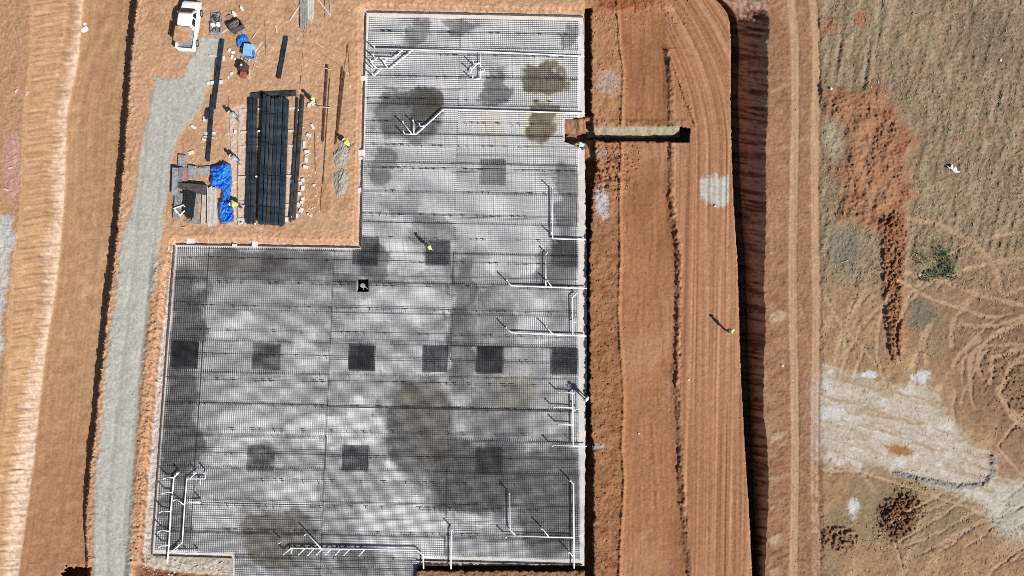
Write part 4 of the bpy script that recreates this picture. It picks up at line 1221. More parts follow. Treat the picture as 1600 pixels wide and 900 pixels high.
plank_stack("loose boards lying along the bottom of the timber pile", (288, 345), (318, 348), .40, 4, 2, M_GTIMBER, jag=.5, dz=.02)
def slab_stack(label, corners, z0, n_, th, m, name, cat, jit=.05):
    """sheets stacked on each other; corners in photo pixels"""
    zz = zat(*corners[0])
    top = zz + z0 + n_ * th
    pts = [P(*c_, top) for c_ in corners]
    ctr = sum(pts, Vector()) / 4
    o = empty(name, Vector((ctr.x, ctr.y, zz)))
    for k in range(n_):
        dx_, dy_ = rnd.uniform(-jit, jit), rnd.uniform(-jit, jit)
        base = z0 + th * k
        mb = MB()
        vs_ = [(p.x - ctr.x + dx_, p.y - ctr.y + dy_, base) for p in pts] + [(p.x - ctr.x + dx_, p.y - ctr.y + dy_, base + th * .93) for p in pts]
        mb.add(vs_, [(3, 2, 1, 0), (4, 5, 6, 7), (0, 1, 5, 4), (1, 2, 6, 5), (2, 3, 7, 6), (3, 0, 4, 7)])
        mb.build("sheet", m, o)
    e1 = (pts[1] - pts[0]); e2 = (pts[3] - pts[0])
    for f_ in (-.35, .35):
        MB().box(Vector((e1.x * f_, e1.y * f_, z0 / 2)), (.1, e2.length * .9, z0), math.atan2(e1.y, e1.x)).build("bearer", M_GTIMBER, o)
    tag(o, label, cat)
    return o
slab_stack("dark brown stack of shuttering sheets in the middle of the timber pile", [(278, 285), (321.5, 289), (318.6, 303.5), (276, 292)], .10, 9, .06, M_DKPLY, "sheet_stack", "sheet stack")
slab_stack("black upright-looking stack of sheets next to the crossed white sticks", [(292.6, 298), (303.6, 299), (300, 338.5), (289, 338)], .10, 6, .08, M_BLKPLY, "sheet_stack", "sheet stack", .09)
slab_stack("black thinner sheets between the light grey timbers and the black stack", [(286.6, 297), (292, 297), (289, 330), (284, 330)], .08, 5, .07, M_BLKPLY, "sheet_stack", "sheet stack", .05)
slab_stack("light grey panel lying at the top of the timber pile", [(278, 241), (290, 242.6), (289, 260), (277.4, 259)], .05, 4, .06, M_GREYP, "panel_stack", "panel stack")
slab_stack("faded pink boards beside the grey panel", [(286.4, 261.6), (293.2, 262.4), (291.4, 284), (284, 283)], .06, 5, .05, M_PINK, "board_stack", "board stack")
slab_stack("grey patterned pallet load right of the pink boards", [(295, 258.6), (306.6, 260), (306, 278), (294.4, 277)], .10, 4, .06, M_GREYP, "panel_stack", "panel stack")
slab_stack("dark grey pallet load next to the blue tarpaulin", [(308.4, 262), (326, 260.6), (325, 275), (308, 274)], .10, 3, .06, M_GTIMBER, "panel_stack", "panel stack", .1)
slab_stack("long narrow grey panels on the road side of the timber pile", [(269, 262), (278, 262.6), (276, 304), (267.6, 303)], .10, 7, .08, M_GREYP, "panel_stack", "panel stack", .05)
slab_stack("small grey panel leaning in the corner of the timber pile", [(279, 262), (284.6, 262), (283, 284), (278, 283)], .1, 8, .06, M_GALV, "panel_stack", "panel stack", .03)
def crossed():
    zz = zat(278, 330); top = zz + .55
    o = empty("crossed_frame", P(279, 329, top))
    tag(o, "crossed white sticks lying on the light grey timbers", "stick frame")
    L0 = o.location
    for a_, b_ in (((271, 326), (287, 320.6)), ((272, 325), (282.4, 337.6)), ((281, 337.6), (288.6, 329)), ((285.6, 319.6), (289, 323)), ((273, 328), (276.6, 333))):
        MB().bar(P(*a_, top + .03) - L0, P(*b_, top + .05) - L0, .09, .07).build("stick", M_PVC, o)
crossed()

# ---------------------------------------------------------------- tarpaulins
def tarp(label, outline, h, seed, name="tarpaulin", m=M_TARPL, z_extra=0.0):
    xs = [p[0] for p in outline]; ys = [p[1] for p in outline]
    gx_ = np.arange(min(xs) - 1, max(xs) + 1.5, .8); gy_ = np.arange(min(ys) - 1, max(ys) + 1.5, .8)
    A, B = np.meshgrid(gx_, gy_)
    d = sdist(A + .6 * vn(A / 2.2, B / 2.2, seed), B + .6 * vn(A / 2.2 + 9, B / 2.2, seed + 1), outline)
    zg = terrain(A.ravel(), B.ravel(), False).reshape(A.shape)
    fold = 0.20 * np.abs(vn(A / 8. + .1 * B, B / 6., seed + 2)) + 0.11 * np.abs(vn(A / 3.4, B / 4.2 + A / 6., seed + 3)) + .025 * vn(A / 1.8, B / 1.8, seed + 4)
    zz = zg + .03 + (h + fold * 1.5) * ss(0.3, -3.2, d) + fold * .5 + z_extra
    X_, Y_, Z_ = W(A.ravel(), B.ravel(), 0.0)
    X_, Y_, Z_ = W(A.ravel(), B.ravel(), zz.ravel())
    idx = np.arange(A.size).reshape(A.shape)
    q = np.stack([idx[:-1, :-1], idx[1:, :-1], idx[1:, 1:], idx[:-1, 1:]], -1).reshape(-1, 4)
    q = q[(d.ravel()[q] < .3).all(1)]
    us = np.unique(q); rm = np.full(A.size, -1); rm[us] = np.arange(len(us))
    o = np_mesh(name, np.stack([X_, Y_, zz.ravel()], -1)[us], rm[q], m, smooth=True)
    s = o.modifiers.new("cloth_thickness", 'SOLIDIFY'); s.thickness = .012
    tag(o, label, "tarpaulin")
    return o
tarp("crumpled blue tarpaulin pulled over the end of the board stack",
     [(327, 262), (334, 259), (345, 256.5), (349, 251), (353, 254), (361, 257), (362.5, 275), (361, 300), (359, 304), (363, 318), (365.5, 335), (366, 346), (357, 348), (351, 351), (344, 350), (341, 338), (340.6, 322), (346, 308), (346, 297), (338, 293), (329, 291), (327, 285), (330, 274)], .42, 201)
tarp("small royal blue tarpaulin bunched beside the light blue box", [(369.6, 70), (370, 60), (374, 54), (379, 51.6), (384, 54), (388, 60), (387, 66), (380, 66.5), (375.6, 72), (372, 74)], .28, 211)
def bluebox():
    zz = zat(386, 78); c = P(387.4, 77.6, zz + .7); c.z = zz
    o = empty("storage_box", c, math.radians(-6))
    tag(o, "light blue box with a loose cloth edge beside the bunched blue tarpaulin", "box")
    MB().box((0, 0, .36), (.86, 1.14, .68)).build("box_body", M_LTBLUE, o, bevel=.03)
    MB().box((0, 0, .72), (.92, 1.2, .06)).build("lid", M_LTBLUE, o, bevel=.02)
    mb = MB(); mb.box((.52, -.2, .5), (.05, .5, .4)).box((.1, -.66, .4), (.6, .06, .5))
    mb.box((.52, -.48, .42), (.12, .40, .10)); mb.box((.46, -.62, .42), (.3, .12, .10))
    mb.build("cloth_edge", M_TARPL, o)
bluebox()
# ---------------------------------------------------------------- small plant and clutter at the head of the yard
def clutter_pallet():
    zz = zat(337, 37)
    c = P(337, 36.5, zz + .3); c.z = zz
    o = empty("loaded_pallet", c, math.radians(-1))
    tag(o, "grey pallet heaped with steel fittings and two white lumps, right of the pickup", "pallet")
    for x_ in (-.5, 0, .5): MB().box((x_, 0, .06), (.10, 2.35, .10)).build("runner", M_GTIMBER, o)
    mb = MB().box((0, 0, .115), (1.26, .10, .012))
    for k in range(15): mb.box((0, -1.15 + k * .164, .135), (1.26, .13, .025))
    for x_ in (-.5, .5): mb.box((x_, 0, .118), (.09, 2.34, .012))
    mb.build("deck", M_GTIMBER, o)
    r_ = random.Random(9)
    for k in range(46):
        MB().bar((r_.uniform(-.52, .52), r_.uniform(-1.0, 1.1), r_.uniform(.18, .34)), (r_.uniform(-.52, .52), r_.uniform(-1.0, 1.1), r_.uniform(.18, .36)) if k % 4 == 0 else (r_.uniform(-.52, .52), r_.uniform(-.3, 1.1), r_.uniform(.2, .4)), r_.uniform(.05, .10), n=5).build("fitting", [M_GALV, M_STEEL, M_GREYP, M_GREYST][k % 4], o)
    for x_, y_, s_ in ((-.2, -.25, .34), (.3, -.18, .30)):
        mb = MB()
        for q_ in range(4):
            mb.box((x_ + r_.uniform(-.06, .06), y_ + r_.uniform(-.06, .06), .36 + .05 * q_), (s_ * r_.uniform(.7, 1), s_ * r_.uniform(.7, 1), .12), r_.uniform(0, 3))
        mb.build("white_lump", M_CLOTH, o)
clutter_pallet()
def crate():
    zz = zat(367, 39); c = P(367, 38.6, zz + .8); c.z = zz
    o = empty("tool_crate", c, math.radians(31))
    tag(o, "dark open tool crate set at an angle above the blue tarpaulin", "crate")
    MB().box((0, 0, .03), (1.25, .78, .06)).build("crate_floor", M_BLKPLY, o)
    for x_ in (-.62, .62): MB().box((x_, 0, .42), (.05, .80, .78)).build("crate_end", M_DKPLY, o)
    for y_ in (-.39, .39): MB().box((0, y_, .42), (1.19, .05, .78)).build("crate_side", M_DKPLY, o)
    MB().box((-.12, .0, .80), (.9, .70, .05)).build("lid", M_DKPLY, o)
    for k, (x_, y_) in enumerate(((.2, .1), (-.3, -.1), (.1, -.2), (-.1, .2))): MB().bar((x_ - .3, y_, .845), (x_ + .3, y_ + .1, .845), .05).build("tool", M_GREYP, o)
    MB().box((.2, -.62, .12), (.9, .36, .22)).build("step", M_GREYP, o, bevel=.02)
crate()
def sack(label, px_, py_, sx_, sy_, h, rz, m, cat="sack", name="sack"):
    bm = bmesh.new()
    bmesh.ops.create_icosphere(bm, subdivisions=3, radius=1)
    r_ = random.Random(int(px_ * 7 + py_))
    for v in bm.verts:
        k = 1 + .22 * float(vn(v.co.x * 2 + px_, v.co.y * 2 + v.co.z * 2, 5)) + .1 * float(vn(v.co.x * 5 + px_, v.co.y * 5 + v.co.z * 5, 6))
        v.co = Vector((math.copysign(abs(v.co.x) ** .7, v.co.x) * sx_ / 2 * k, math.copysign(abs(v.co.y) ** .7, v.co.y) * sy_ / 2 * k, max(0, v.co.z * .5 + .5) * h * k))
    me = bpy.data.meshes.new(name); bm.to_mesh(me); bm.free(); me.materials.append(m)
    o = bpy.data.objects.new(name, me); COL.objects.link(o)
    p = P(px_, py_, zat(px_, py_) + h * .6); p.z = zat(px_, py_) - .01
    o.location = p; o.rotation_euler = (0, 0, rz)
    return tag(o, label, cat)
sack("white sack beside the dark tool crate", 365.4, 22, .34, .78, .3, .45, M_CLOTH)
sack("faded red-brown sack left of the white sack", 358, 27, .5, .6, .2, .2, M_PINK)
sack("pale sack with a dark end lying alone near the top edge of the yard", 377.6, 12.6, .24, .5, .28, .4, M_CLOTH)
def mixer():
    zz = zat(378, 108); c = P(378.6, 108.6, zz + .6); c.z = zz
    o = empty("site_mixer", c, math.radians(-14))
    tag(o, "dark brown machine with a red hood and white lid below the blue tarpaulin", "site machine")
    MB().box((0, .25, .48), (.72, .82, .80)).build("housing", M_BROWN, o, bevel=.06)
    MB().box((.10, -.42, .32), (.62, .62, .46), 0, .85).build("hood", M_RED, o, bevel=.06)
    MB().tube([(0, .25, .80), (0, .25, 1.0)], .24, 14).build("drum", M_BROWN, o, smooth=False)
    MB().tube([(-.02, .30, 1.0), (-.02, .30, 1.05)], .10, 12).build("lid", M_PVC, o)
    for s in (-1, 1): MB().tube([(s * .36, -.05, .2), (s * .44, -.05, .2)], .2, 14).build("wheel", M_RUBBER, o)
    MB().tube([(.25, .66, .7), (.32, 1.0, .74), (-.05, 1.04, .74), (-.1, .66, .7)], .025, 6).build("handle", M_STEEL, o)
mixer()
def stone(label, px_, py_, s_, m, group, name="pale_stone", cat="stone", flat=.6):
    bm = bmesh.new(); bmesh.ops.create_icosphere(bm, subdivisions=2, radius=1)
    for v in bm.verts:
        k = 1 + .28 * float(vn(v.co.x * 1.7 + px_ * 3, v.co.y * 1.7 + v.co.z * 1.3 + py_, 9))
        v.co = Vector((v.co.x * s_ / 2 * k, v.co.y * s_ / 2 * k * .8, v.co.z * s_ / 2 * flat * k))
    me = bpy.data.meshes.new(name); bm.to_mesh(me); bm.free(); me.materials.append(m)
    o = bpy.data.objects.new(name, me); COL.objects.link(o)
    o.location = G(px_, py_, s_ * flat * .3); o.rotation_euler = (0, 0, px_)
    return tag(o, label, cat, group)
for x_, y_, s_ in ((359, 78, .42), (364.6, 82, .42), (363, 88, .36), (367, 92, .34), (361, 91, .28), (357, 121, .3), (362, 115, .36)):
    stone("pale rounded stone between the long bar bundle and the light blue box", x_, y_, s_, M_BLOCK, "pale stones in the yard")

# pale blocks
def block(px_, py_, w, l, rz, label, group, h=.16):
    zz = zat(px_, py_)
    o = MB().box((0, 0, 0), (w, l, h)).build("pale_block", M_BLOCK, bevel=.015)
    p = P(px_, py_, zz + h); p.z = zz + h / 2
    o.location = p; o.rotation_euler = (rnd.uniform(-.05, .05), rnd.uniform(-.05, .05), rz)
    return tag(o, label, "block", group)
for x_, y_, w_, l_, r_ in ((482.6, 164, .28, .42, -.2), (487.4, 161, .2, .42, .6), (488, 197, .26, .5, .5), (482, 210.6, .44, .3, -.3), (474.8, 225, .24, .7, 0), (479.2, 236.6, .48, .3, .1), (478, 249.6, .3, .5, 0),
                           (477, 260.6, .5, .32, -.2), (473.2, 281, .3, .32, .3), (468.8, 286, .3, .34, .2), (472.8, 293.6, .3, .48, -.05), (467.4, 302.4, .28, .3, 0), (472.6, 310.6, .28, .3, .2), (471, 316, .3, .3, 0), (465.4, 319, .3, .36, .2),
                           (470.2, 328, .34, .48, -.4), (463.2, 337, .22, .46, -.2), (481, 334, .2, .2, 0), (485, 336.6, .2, .2, .4), (490, 289.4, .22, .22, .2), (455.6, 283.4, .2, .36, .1), (447, 343, .4, .44, 0)):
    block(x_, y_, w_, l_, r_, "pale spacer block lying to the right of the main bar stack", "pale blocks by the main stack")
for x_, y_, w_, l_, r_ in ((301.4, 198, .5, .28, -.5), (298.4, 238, .52, .3, .4), (319, 185, .26, .5, 0), (323.6, 208.6, .36, .26, .1), (333.6, 207.6, .26, .26, 0), (318, 218, .34, .22, -.3), (333, 128.6, .5, .34, .1), (345, 127.6, .34, .34, 0), (325.6, 130, .3, .24, 0), (349, 90.6, .2, .5, 0), (345.6, 83.6, .2, .26, 0), (367, 205, .22, .36, 0)):
    block(x_, y_, w_, l_, r_, "pale block beside the long bundle at the grey road", "pale blocks by the long bundle")
for lb, x_, y_, w_, l_, r_ in (("three pale blocks in a row at the left edge of the narrow mesh", 566.4, 121.6, .6, .44, 0), ("large pale block at the mesh edge beside a worker and the gravel heaps", 563.6, 238.6, .5, .62, .05), ("small pale block just below the large one at the mesh edge", 563.8, 247.4, .34, .26, .1), ("pale block on the mesh edge level with the lower gravel heap", 561.8, 296.6, .3, .46, .1),
                               ("large pale block at the corner of the gravel road and the mesh", 297, 375.4, .72, .56, .05), ("pale block in the middle of the inner mesh edge", 397.6, 381, .52, .58, -.05), ("small flat pale block on the inner mesh edge, left of the larger one", 366, 383, .44, .26, 0)):
    block(x_, y_, w_, l_, r_, lb, None, .3)
for x_, y_ in ((378, 349), (399, 349.6), (411, 347), (422.6, 343.6), (427.2, 340.6), (427, 349), (456, 339), (405, 205), (400.6, 276), (466, 172)):
    o = MB().tube([(0, 0, 0), (0, 0, .06)], .09, 10).build("white_cap", M_PVC)
    p = P(x_, y_, 1.55); zz = .8 + (.42 if 383 < x_ < 452 else .2); p = P(x_, y_, zz); o.location = p
    tag(o, "small white plastic cap lying on or beside the bars of the main stack", "cap", "white caps on the main stack")

# gravel heaps in the yard
def heap(label, px_, py_, rx, ry, h, seed):
    bm = bmesh.new()
    n_ = 40
    gx_ = np.linspace(-1.15, 1.15, n_); A, B = np.meshgrid(gx_, gx_)
    r_ = np.hypot(A, B) + .22 * fbm(A * 1.6, B * 1.6, seed, 3)
    zz = h * np.clip(1 - r_, -0.15, 1) ** 1 + np.where(r_ < 1, .05 * vn(A * 7, B * 7, seed + 1) + .06 * vn(A * 3.5, B * 3.5, seed + 2), 0)
    c = G(px_, py_); 
    idx = np.arange(A.size).reshape(A.shape); q = np.stack([idx[:-1, :-1], idx[:-1, 1:], idx[1:, 1:], idx[1:, :-1]], -1).reshape(-1, 4)
    q = q[(r_.ravel()[q] < 1.08).all(1)]
    us = np.unique(q); rm = np.full(A.size, -1); rm[us] = np.arange(len(us))
    o = np_mesh("gravel_heap", np.stack([A.ravel() * rx, B.ravel() * ry, zz.ravel()], -1)[us], rm[q], M_STONE, smooth=False)
    o.location = c + Vector((0, 0, .01)); 
    tag(o, label, "gravel heap")
heap("upper of two grey gravel heaps beside the mesh edge", 533, 242, .78, 1.25, .24, 301)
heap("lower of two grey gravel heaps beside the mesh edge", 533.5, 285, .76, 1.4, .26, 311)

# scraps
sack("white plastic bag lying on the bright bank at the upper left", 132.4, 46, .7, .55, .12, .6, M_CLOTH, "plastic bag", "plastic_bag")
sack("small round white scrap just above the white bag on the bright bank", 132.6, 37.4, .3, .3, .1, 0, M_CLOTH, "plastic scrap", "plastic_scrap")
def scrap():
    o = empty("torn_sheet", G(1490, 262))
    tag(o, "torn white plastic sheet lying in the brown field", "plastic sheet")
    zz = zat(1490, 262)
    pts = [(1478.6, 258), (1484.6, 263), (1486, 259), (1488.6, 256.6), (1490.6, 261.6), (1493.4, 260), (1496, 266.6), (1501, 268.6), (1499, 270), (1491, 269.4), (1486.6, 264.6), (1483, 263)]
    L0 = o.location; cpt = P(1489.6, 265, zz + .30) - L0
    ring_ = [P(x_, y_, zz + .10 + .10 * ((i * 7) % 3)) - L0 for i, (x_, y_) in enumerate(pts)]
    mb = MB(); mb.add([cpt] + ring_, [(0, i + 1, (i + 1) % len(pts) + 1) for i in range(len(pts))])
    s_ = mb.build("sheet", M_CLOTH, o); md = s_.modifiers.new("t", 'SOLIDIFY'); md.thickness = .03
scrap()
for lb, x_, y_, s_, m_ in (("pinkish plastic scrap on the left slope, uppermost of the litter", 26, 141, .6, M_PINKC), ("white and pink litter on the left slope, second from the top", 21, 222, .5, M_PINKC), ("pink litter on the left slope, in the middle of the row", 16, 262, .5, M_PINKC), ("pale litter at the left edge of the photo, lowest of the row", 9, 296, .6, M_PINKC), ("thin pink strip of plastic right of the uppermost litter", 42, 146, .45, M_PINKC)):
    sack(lb, x_, y_, s_, s_ * .35, .14, x_, m_, "litter", "plastic_scrap")
for lb, x_, y_, s_ in (("blue-white stone at the top corner of the red soil in the field", 1298, 139, .34), ("white stone alone in the upper right of the field", 1563, 94, .3), ("white stone beside the green weeds", 1436, 430, .34), ("white stone beside the pale patch of the graded strip", 1117, 322, .26), ("white stone on the haul road below the worker", 1222, 571, .32), ("white stone on the graded strip near the bottom", 1076, 593, .24), ("white stone on the smooth strip in the lower middle", 998, 677, .22)):
    stone(lb, x_, y_, s_, M_BLOCK, None)

# ---------------------------------------------------------------- workers
def skin_mesh(J, R, E, root, sub=1):
    bm = bmesh.new()
    lay = bm.verts.layers.skin.verify()
    vs_ = {}
    for k in R:
        v = bm.verts.new(J[k]); sv = v[lay]
        r_ = R[k]; sv.radius = (r_, r_) if not isinstance(r_, tuple) else r_
        sv.use_root = (k == root)
        vs_[k] = v
    for a_, b_ in E: bm.edges.new((vs_[a_], vs_[b_]))
    me = bpy.data.meshes.new("tmp"); bm.to_mesh(me); bm.free()
    o = bpy.data.objects.new("tmp", me); COL.objects.link(o)
    sk_ = o.modifiers.new("skin", 'SKIN'); sk_.use_smooth_shade = True
    sd_ = o.modifiers.new("sub", 'SUBSURF'); sd_.levels = sub; sd_.render_levels = sub
    dg = bpy.context.evaluated_depsgraph_get()
    out = bpy.data.meshes.new_from_object(o.evaluated_get(dg))
    bpy.data.objects.remove(o); bpy.data.meshes.remove(me)
    return out

def pose(kind):
    J = {}
    if kind == "stand":
        J.update(pelvis=(0, 0, .95), waist=(0, .01, 1.12), chest=(0, .01, 1.36), neck=(0, .02, 1.53), head=(0, .05, 1.66))
        for s, n in ((-1, "l"), (1, "r")):
            J.update({"sh" + n: (s * .19, .0, 1.45), "el" + n: (s * .26, -.02, 1.17), "wr" + n: (s * .25, .12, .95), "ha" + n: (s * .25, .17, .88),
                      "hip" + n: (s * .10, 0, .90), "kn" + n: (s * .12, .04 + .05 * s, .50), "an" + n: (s * .13, -.02 + .08 * s, .09), "to" + n: (s * .15, .14 + .08 * s, .045)})
    elif kind == "bend":
        J.update(pelvis=(0, -.16, .86), waist=(0, -.02, 1.00), chest=(0, .22, 1.10), neck=(0, .40, 1.14), head=(0, .53, 1.12))
        for s, n in ((-1, "l"), (1, "r")):
            J.update({"sh" + n: (s * .19, .30, 1.08), "el" + n: (s * .25, .36, .80), "wr" + n: (s * .17, .50, .58), "ha" + n: (s * .15, .54, .51),
                      "hip" + n: (s * .10, -.16, .82), "kn" + n: (s * .15, .04 + .1 * s, .47), "an" + n: (s * .17, -.10 + .12 * s, .09), "to" + n: (s * .19, .07 + .12 * s, .045)})
    else:   # crouch
        J.update(pelvis=(0, -.22, .40), waist=(0, -.12, .56), chest=(0, .08, .74), neck=(0, .22, .86), head=(0, .31, .94))
        for s, n in ((-1, "l"), (1, "r")):
            J.update({"sh" + n: (s * .19, .12, .78), "el" + n: (s * .26, .26, .56), "wr" + n: (s * .17, .44, .40), "ha" + n: (s * .14, .49, .34),
                      "hip" + n: (s * .10, -.2, .40), "kn" + n: (s * .17, .17, .44 + .02 * s), "an" + n: (s * .16, -.06, .09), "to" + n: (s * .18, .11, .045)})
    J["crown"] = tuple(np.array(J["head"]) + (np.array(J["head"]) - np.array(J["neck"])) * .45)
    return {k: Vector(v) for k, v in J.items()}
E_T = [("pelvis", "waist"), ("waist", "chest"), ("chest", "neck"), ("chest", "shl"), ("chest", "shr"), ("shl", "ell"), ("shr", "elr")]
E_A = [("ell", "wrl"), ("elr", "wrr"), ("wrl", "hal"), ("wrr", "har")]
E_L = [("pelvis", "hipl"), ("pelvis", "hipr"), ("hipl", "knl"), ("hipr", "knr"), ("knl", "anl"), ("knr", "anr"), ("anl", "tol"), ("anr", "tor")]
R_B = dict(pelvis=(.14, .11), waist=(.13, .10), chest=(.15, .11), neck=.058, head=.098, crown=.075, hipl=.085, hipr=.085, knl=.058, knr=.058, anl=.042, anr=.042, tol=.036, tor=.036,
           shl=.062, shr=.062, ell=.044, elr=.044, wrl=.030, wrr=.030, hal=.036, har=.036)
_cache = {}
def figure(kind):
    if kind in _cache: return _cache[kind]
    J = pose(kind)
    body = skin_mesh(J, R_B, E_T + E_A + E_L + [("neck", "head"), ("head", "crown")], "pelvis", 1)
    bm = bmesh.new(); bm.from_mesh(body)
    mb = MB()
    f_dir = Vector((0, 1, 0))
    for n, s in (("l", -1), ("r", 1)):
        h, w_ = J["ha" + n], J["wr" + n]
        d = (h - w_).normalized(); side = d.cross(Vector((0, 0, 1)).cross(d) if abs(d.z) > .8 else Vector((0, 0, 1))).normalized()
        side = Vector((1, 0, 0)) - d * d.x; side.normalize()
        cu = d.cross(side).normalized()
        for i, (o_, L) in enumerate(((-.026, .068), (-.009, .078), (.009, .074), (.026, .058))):
            p0 = h + side * o_ + d * .02
            mb.tube([p0, p0 + d * L * .5 + cu * .006, p0 + d * L + cu * .03], .0085, 5)
        p0 = h - side * s * .03 - d * .01
        mb.tube([p0, p0 - side * s * .03 + d * .025, p0 - side * s * .035 + d * .06], .010, 5)
    hd, nk = J["head"], J["neck"]
    up = (hd - nk).normalized(); fw = Vector((0, 1, 0)); fw = (fw - up * fw.dot(up)); fw = fw.normalized() if fw.length > .2 else Vector((0, 0, -1))
    mb.tube([hd + fw * .088 + up * .01, hd + fw * .118 - up * .022, hd + fw * .09 - up * .03], .013, 5)
    for s in (-1, 1):
        mb.tube([hd + Vector((s * .09, 0, 0)) + up * .02, hd + Vector((s * .108, 0, 0)), hd + Vector((s * .092, 0, 0)) - up * .03], .012, 5)
    n0 = len(bm.verts); vv = [bm.verts.new(p) for p in mb.v]
    for f in mb.f: bm.faces.new([vv[i] for i in f])
    bm.to_mesh(body); bm.free()
    for p in body.polygons: p.use_smooth = True
    g = lambda ks, k: {q_: (tuple(x_ * k for x_ in R_B[q_]) if isinstance(R_B[q_], tuple) else R_B[q_] * k) for q_ in ks}
    RT = g(["pelvis", "waist", "chest", "shl", "shr", "ell", "elr"], 1.34); RT["neck"] = .085
    Jt = dict(J); Jt["neck"] = J["chest"].lerp(J["neck"], .55)
    for n in "lr": Jt["el" + n] = J["sh" + n].lerp(J["el" + n], .8)
    vest = skin_mesh(Jt, RT, E_T, "pelvis", 1)
    Js = dict(J)
    for n in "lr": Js["wr" + n] = J["el" + n].lerp(J["wr" + n], .88); Js["e0" + n] = J["sh" + n].lerp(J["el" + n], .72)
    RS = {"e0l": .054, "ell": .050, "wrl": .040}
    sl = [skin_mesh(Js, {k.replace("l_", ""): v for k, v in {"e0" + n: .062, "el" + n: .056, "wr" + n: .046}.items()}, [("e0" + n, "el" + n), ("el" + n, "wr" + n)], "el" + n, 1) for n in "lr"]
    Jl = dict(J)
    for n in "lr": Jl["an" + n] = J["kn" + n].lerp(J["an" + n], .9)
    RL = g(["pelvis", "hipl", "hipr", "knl", "knr", "anl", "anr"], 1.22); RL["anl"] = RL["anr"] = .062; RL["pelvis"] = (.150, .120); RL["hipl"] = RL["hipr"] = .100
    legs = skin_mesh(Jl, RL, E_L[:6], "pelvis", 1)
    boots = []
    for n in "lr":
        Jb = {"a": J["an" + n] + Vector((0, -.02, .06)), "b": J["an" + n] + Vector((0, -.01, -.02)), "c": J["to" + n] + Vector((0, .02, .01))}
        boots.append(skin_mesh(Jb, {"a": .060, "b": .056, "c": .046}, [("a", "b"), ("b", "c")], "b", 1))
    # helmet: dome with a brim, tilted with the head
    c = hd + up * .055
    R_ = Matrix((Vector((1, 0, 0)), fw, up)).transposed()
    hv = MB(); rings = []
    for z_, r_ in ((-.005, .165), (.008, .168), (.012, .138), (.05, .132), (.09, .108), (.118, .066), (.128, .02)):
        rings.append([c + R_ @ Vector((math.cos(t_ * math.pi / 9) * r_, math.sin(t_ * math.pi / 9) * r_ * (1.16 if z_ < .011 and math.sin(t_ * math.pi / 9) > 0 else 1.04), z_)) for t_ in range(18)])
    hv.loft(rings)
    ho = hv.build("helmet", M_HELMY, smooth=True); helm = ho.data; bpy.data.objects.remove(ho)
    tp = MB(); ch = J["chest"].lerp(J["waist"], .55); ax = (J["chest"] - J["waist"]).normalized()
    fr = ax.cross(Vector((1, 0, 0))).normalized(); rg = []
    for k in (-.022, .022):
        rg.append([ch + ax * k + Vector((1, 0, 0)) * math.cos(t_ * math.pi / 10) * .190 + fr * math.sin(t_ * math.pi / 10) * .156 for t_ in range(20)])
    tp.loft(rg); to_ = tp.build("tape", M_TAPE); tape = to_.data; bpy.data.objects.remove(to_)
    _cache[kind] = dict(body=body, vest=vest, sleeve=sl, trousers=legs, boot=boots, helmet=helm, tape=tape)
    return _cache[kind]

def worker(px_, py_, facing, kind, label, vest=M_HIVIS, sleeve=M_HIVIS, trousers=M_NAVY, helmet=M_HELMY, z=None, tape=True, scale=1.0):
    """facing: photo direction in degrees, 0 = up in the photo, clockwise"""
    zz = zat(px_, py_) if z is None else z
    o = empty("person", P(px_, py_, zz), -math.radians(facing))
    o.scale = (scale,) * 3
    fg = figure(kind)
    def put(name, me, m, parent=o):
        me = me.copy(); me.name = name; me.materials.clear(); me.materials.append(m)
        for p in me.polygons: p.use_smooth = True
        ob = bpy.data.objects.new(name, me); COL.objects.link(ob); ob.parent = parent
        return ob
    put("body", fg["body"], M_SKIN)
    v_ = put("vest", fg["vest"], vest)
    for s_ in fg["sleeve"]: put("sleeve", s_, sleeve)
    put("trousers", fg["trousers"], trousers)
    for b_ in fg["boot"]: put("boot", b_, M_BOOT)
    put("helmet", fg["helmet"], helmet)
    if tape: put("reflective_band", fg["tape"], M_TAPE, v_)
    tag(o, label, "person")
    return o
worker(495, 164, 80, "stand", "person in yellow helmet and vest standing beside blocks right of the main bar stack", vest=M_HIVIS, sleeve=M_HIVIS)
worker(372.5, 186, 300, "bend", "person in grey-blue clothes bending at the upper left of the main bar stack", vest=M_GREYSH, sleeve=M_HIVIS, trousers=M_DENIM)
worker(374.4, 253, 300, "bend", "person in yellow helmet bending right of the blue tarpaulin's upper end", vest=M_GREYSH, sleeve=M_GREYSH, trousers=M_DENIM)
worker(375.6, 322.6, 270, "bend", "person in pale top leaning over the blue tarpaulin's lower end with a tool", vest=M_HIVIS, sleeve=M_SHIRTW, trousers=M_NAVY)
worker(547.6, 230, 315, "bend", "person in green-yellow vest bending between the upper gravel heap and the mesh", vest=M_HIVIS, sleeve=M_HIVIS, trousers=M_DENIM)
worker(673.6, 390.6, 30, "stand", "person in yellow helmet standing alone on the mesh, casting a long shadow", vest=M_HIVIS, sleeve=M_GREYSH, trousers=M_NAVY, z=.19)
worker(908.6, 231, 275, "bend", "person in light green vest bending at the dug notch in the slab edge", vest=mat("pale_green_vest", (.45, .75, .45), .7, 0, .05, 8), sleeve=M_HIVIS, trousers=M_DENIM, z=.0)
worker(914.6, 622, 300, "stand", "person in white helmet and white shirt standing on the right slab edge", vest=M_SHIRTW, sleeve=M_SHIRTW, trousers=M_NAVY, helmet=M_HELMW, z=.03, tape=False)
worker(1135, 517.4, 60, "stand", "person in yellow vest standing alone on the graded strip near the deep ditch", vest=M_HIVIS, sleeve=M_HIVIS, trousers=M_NAVY)
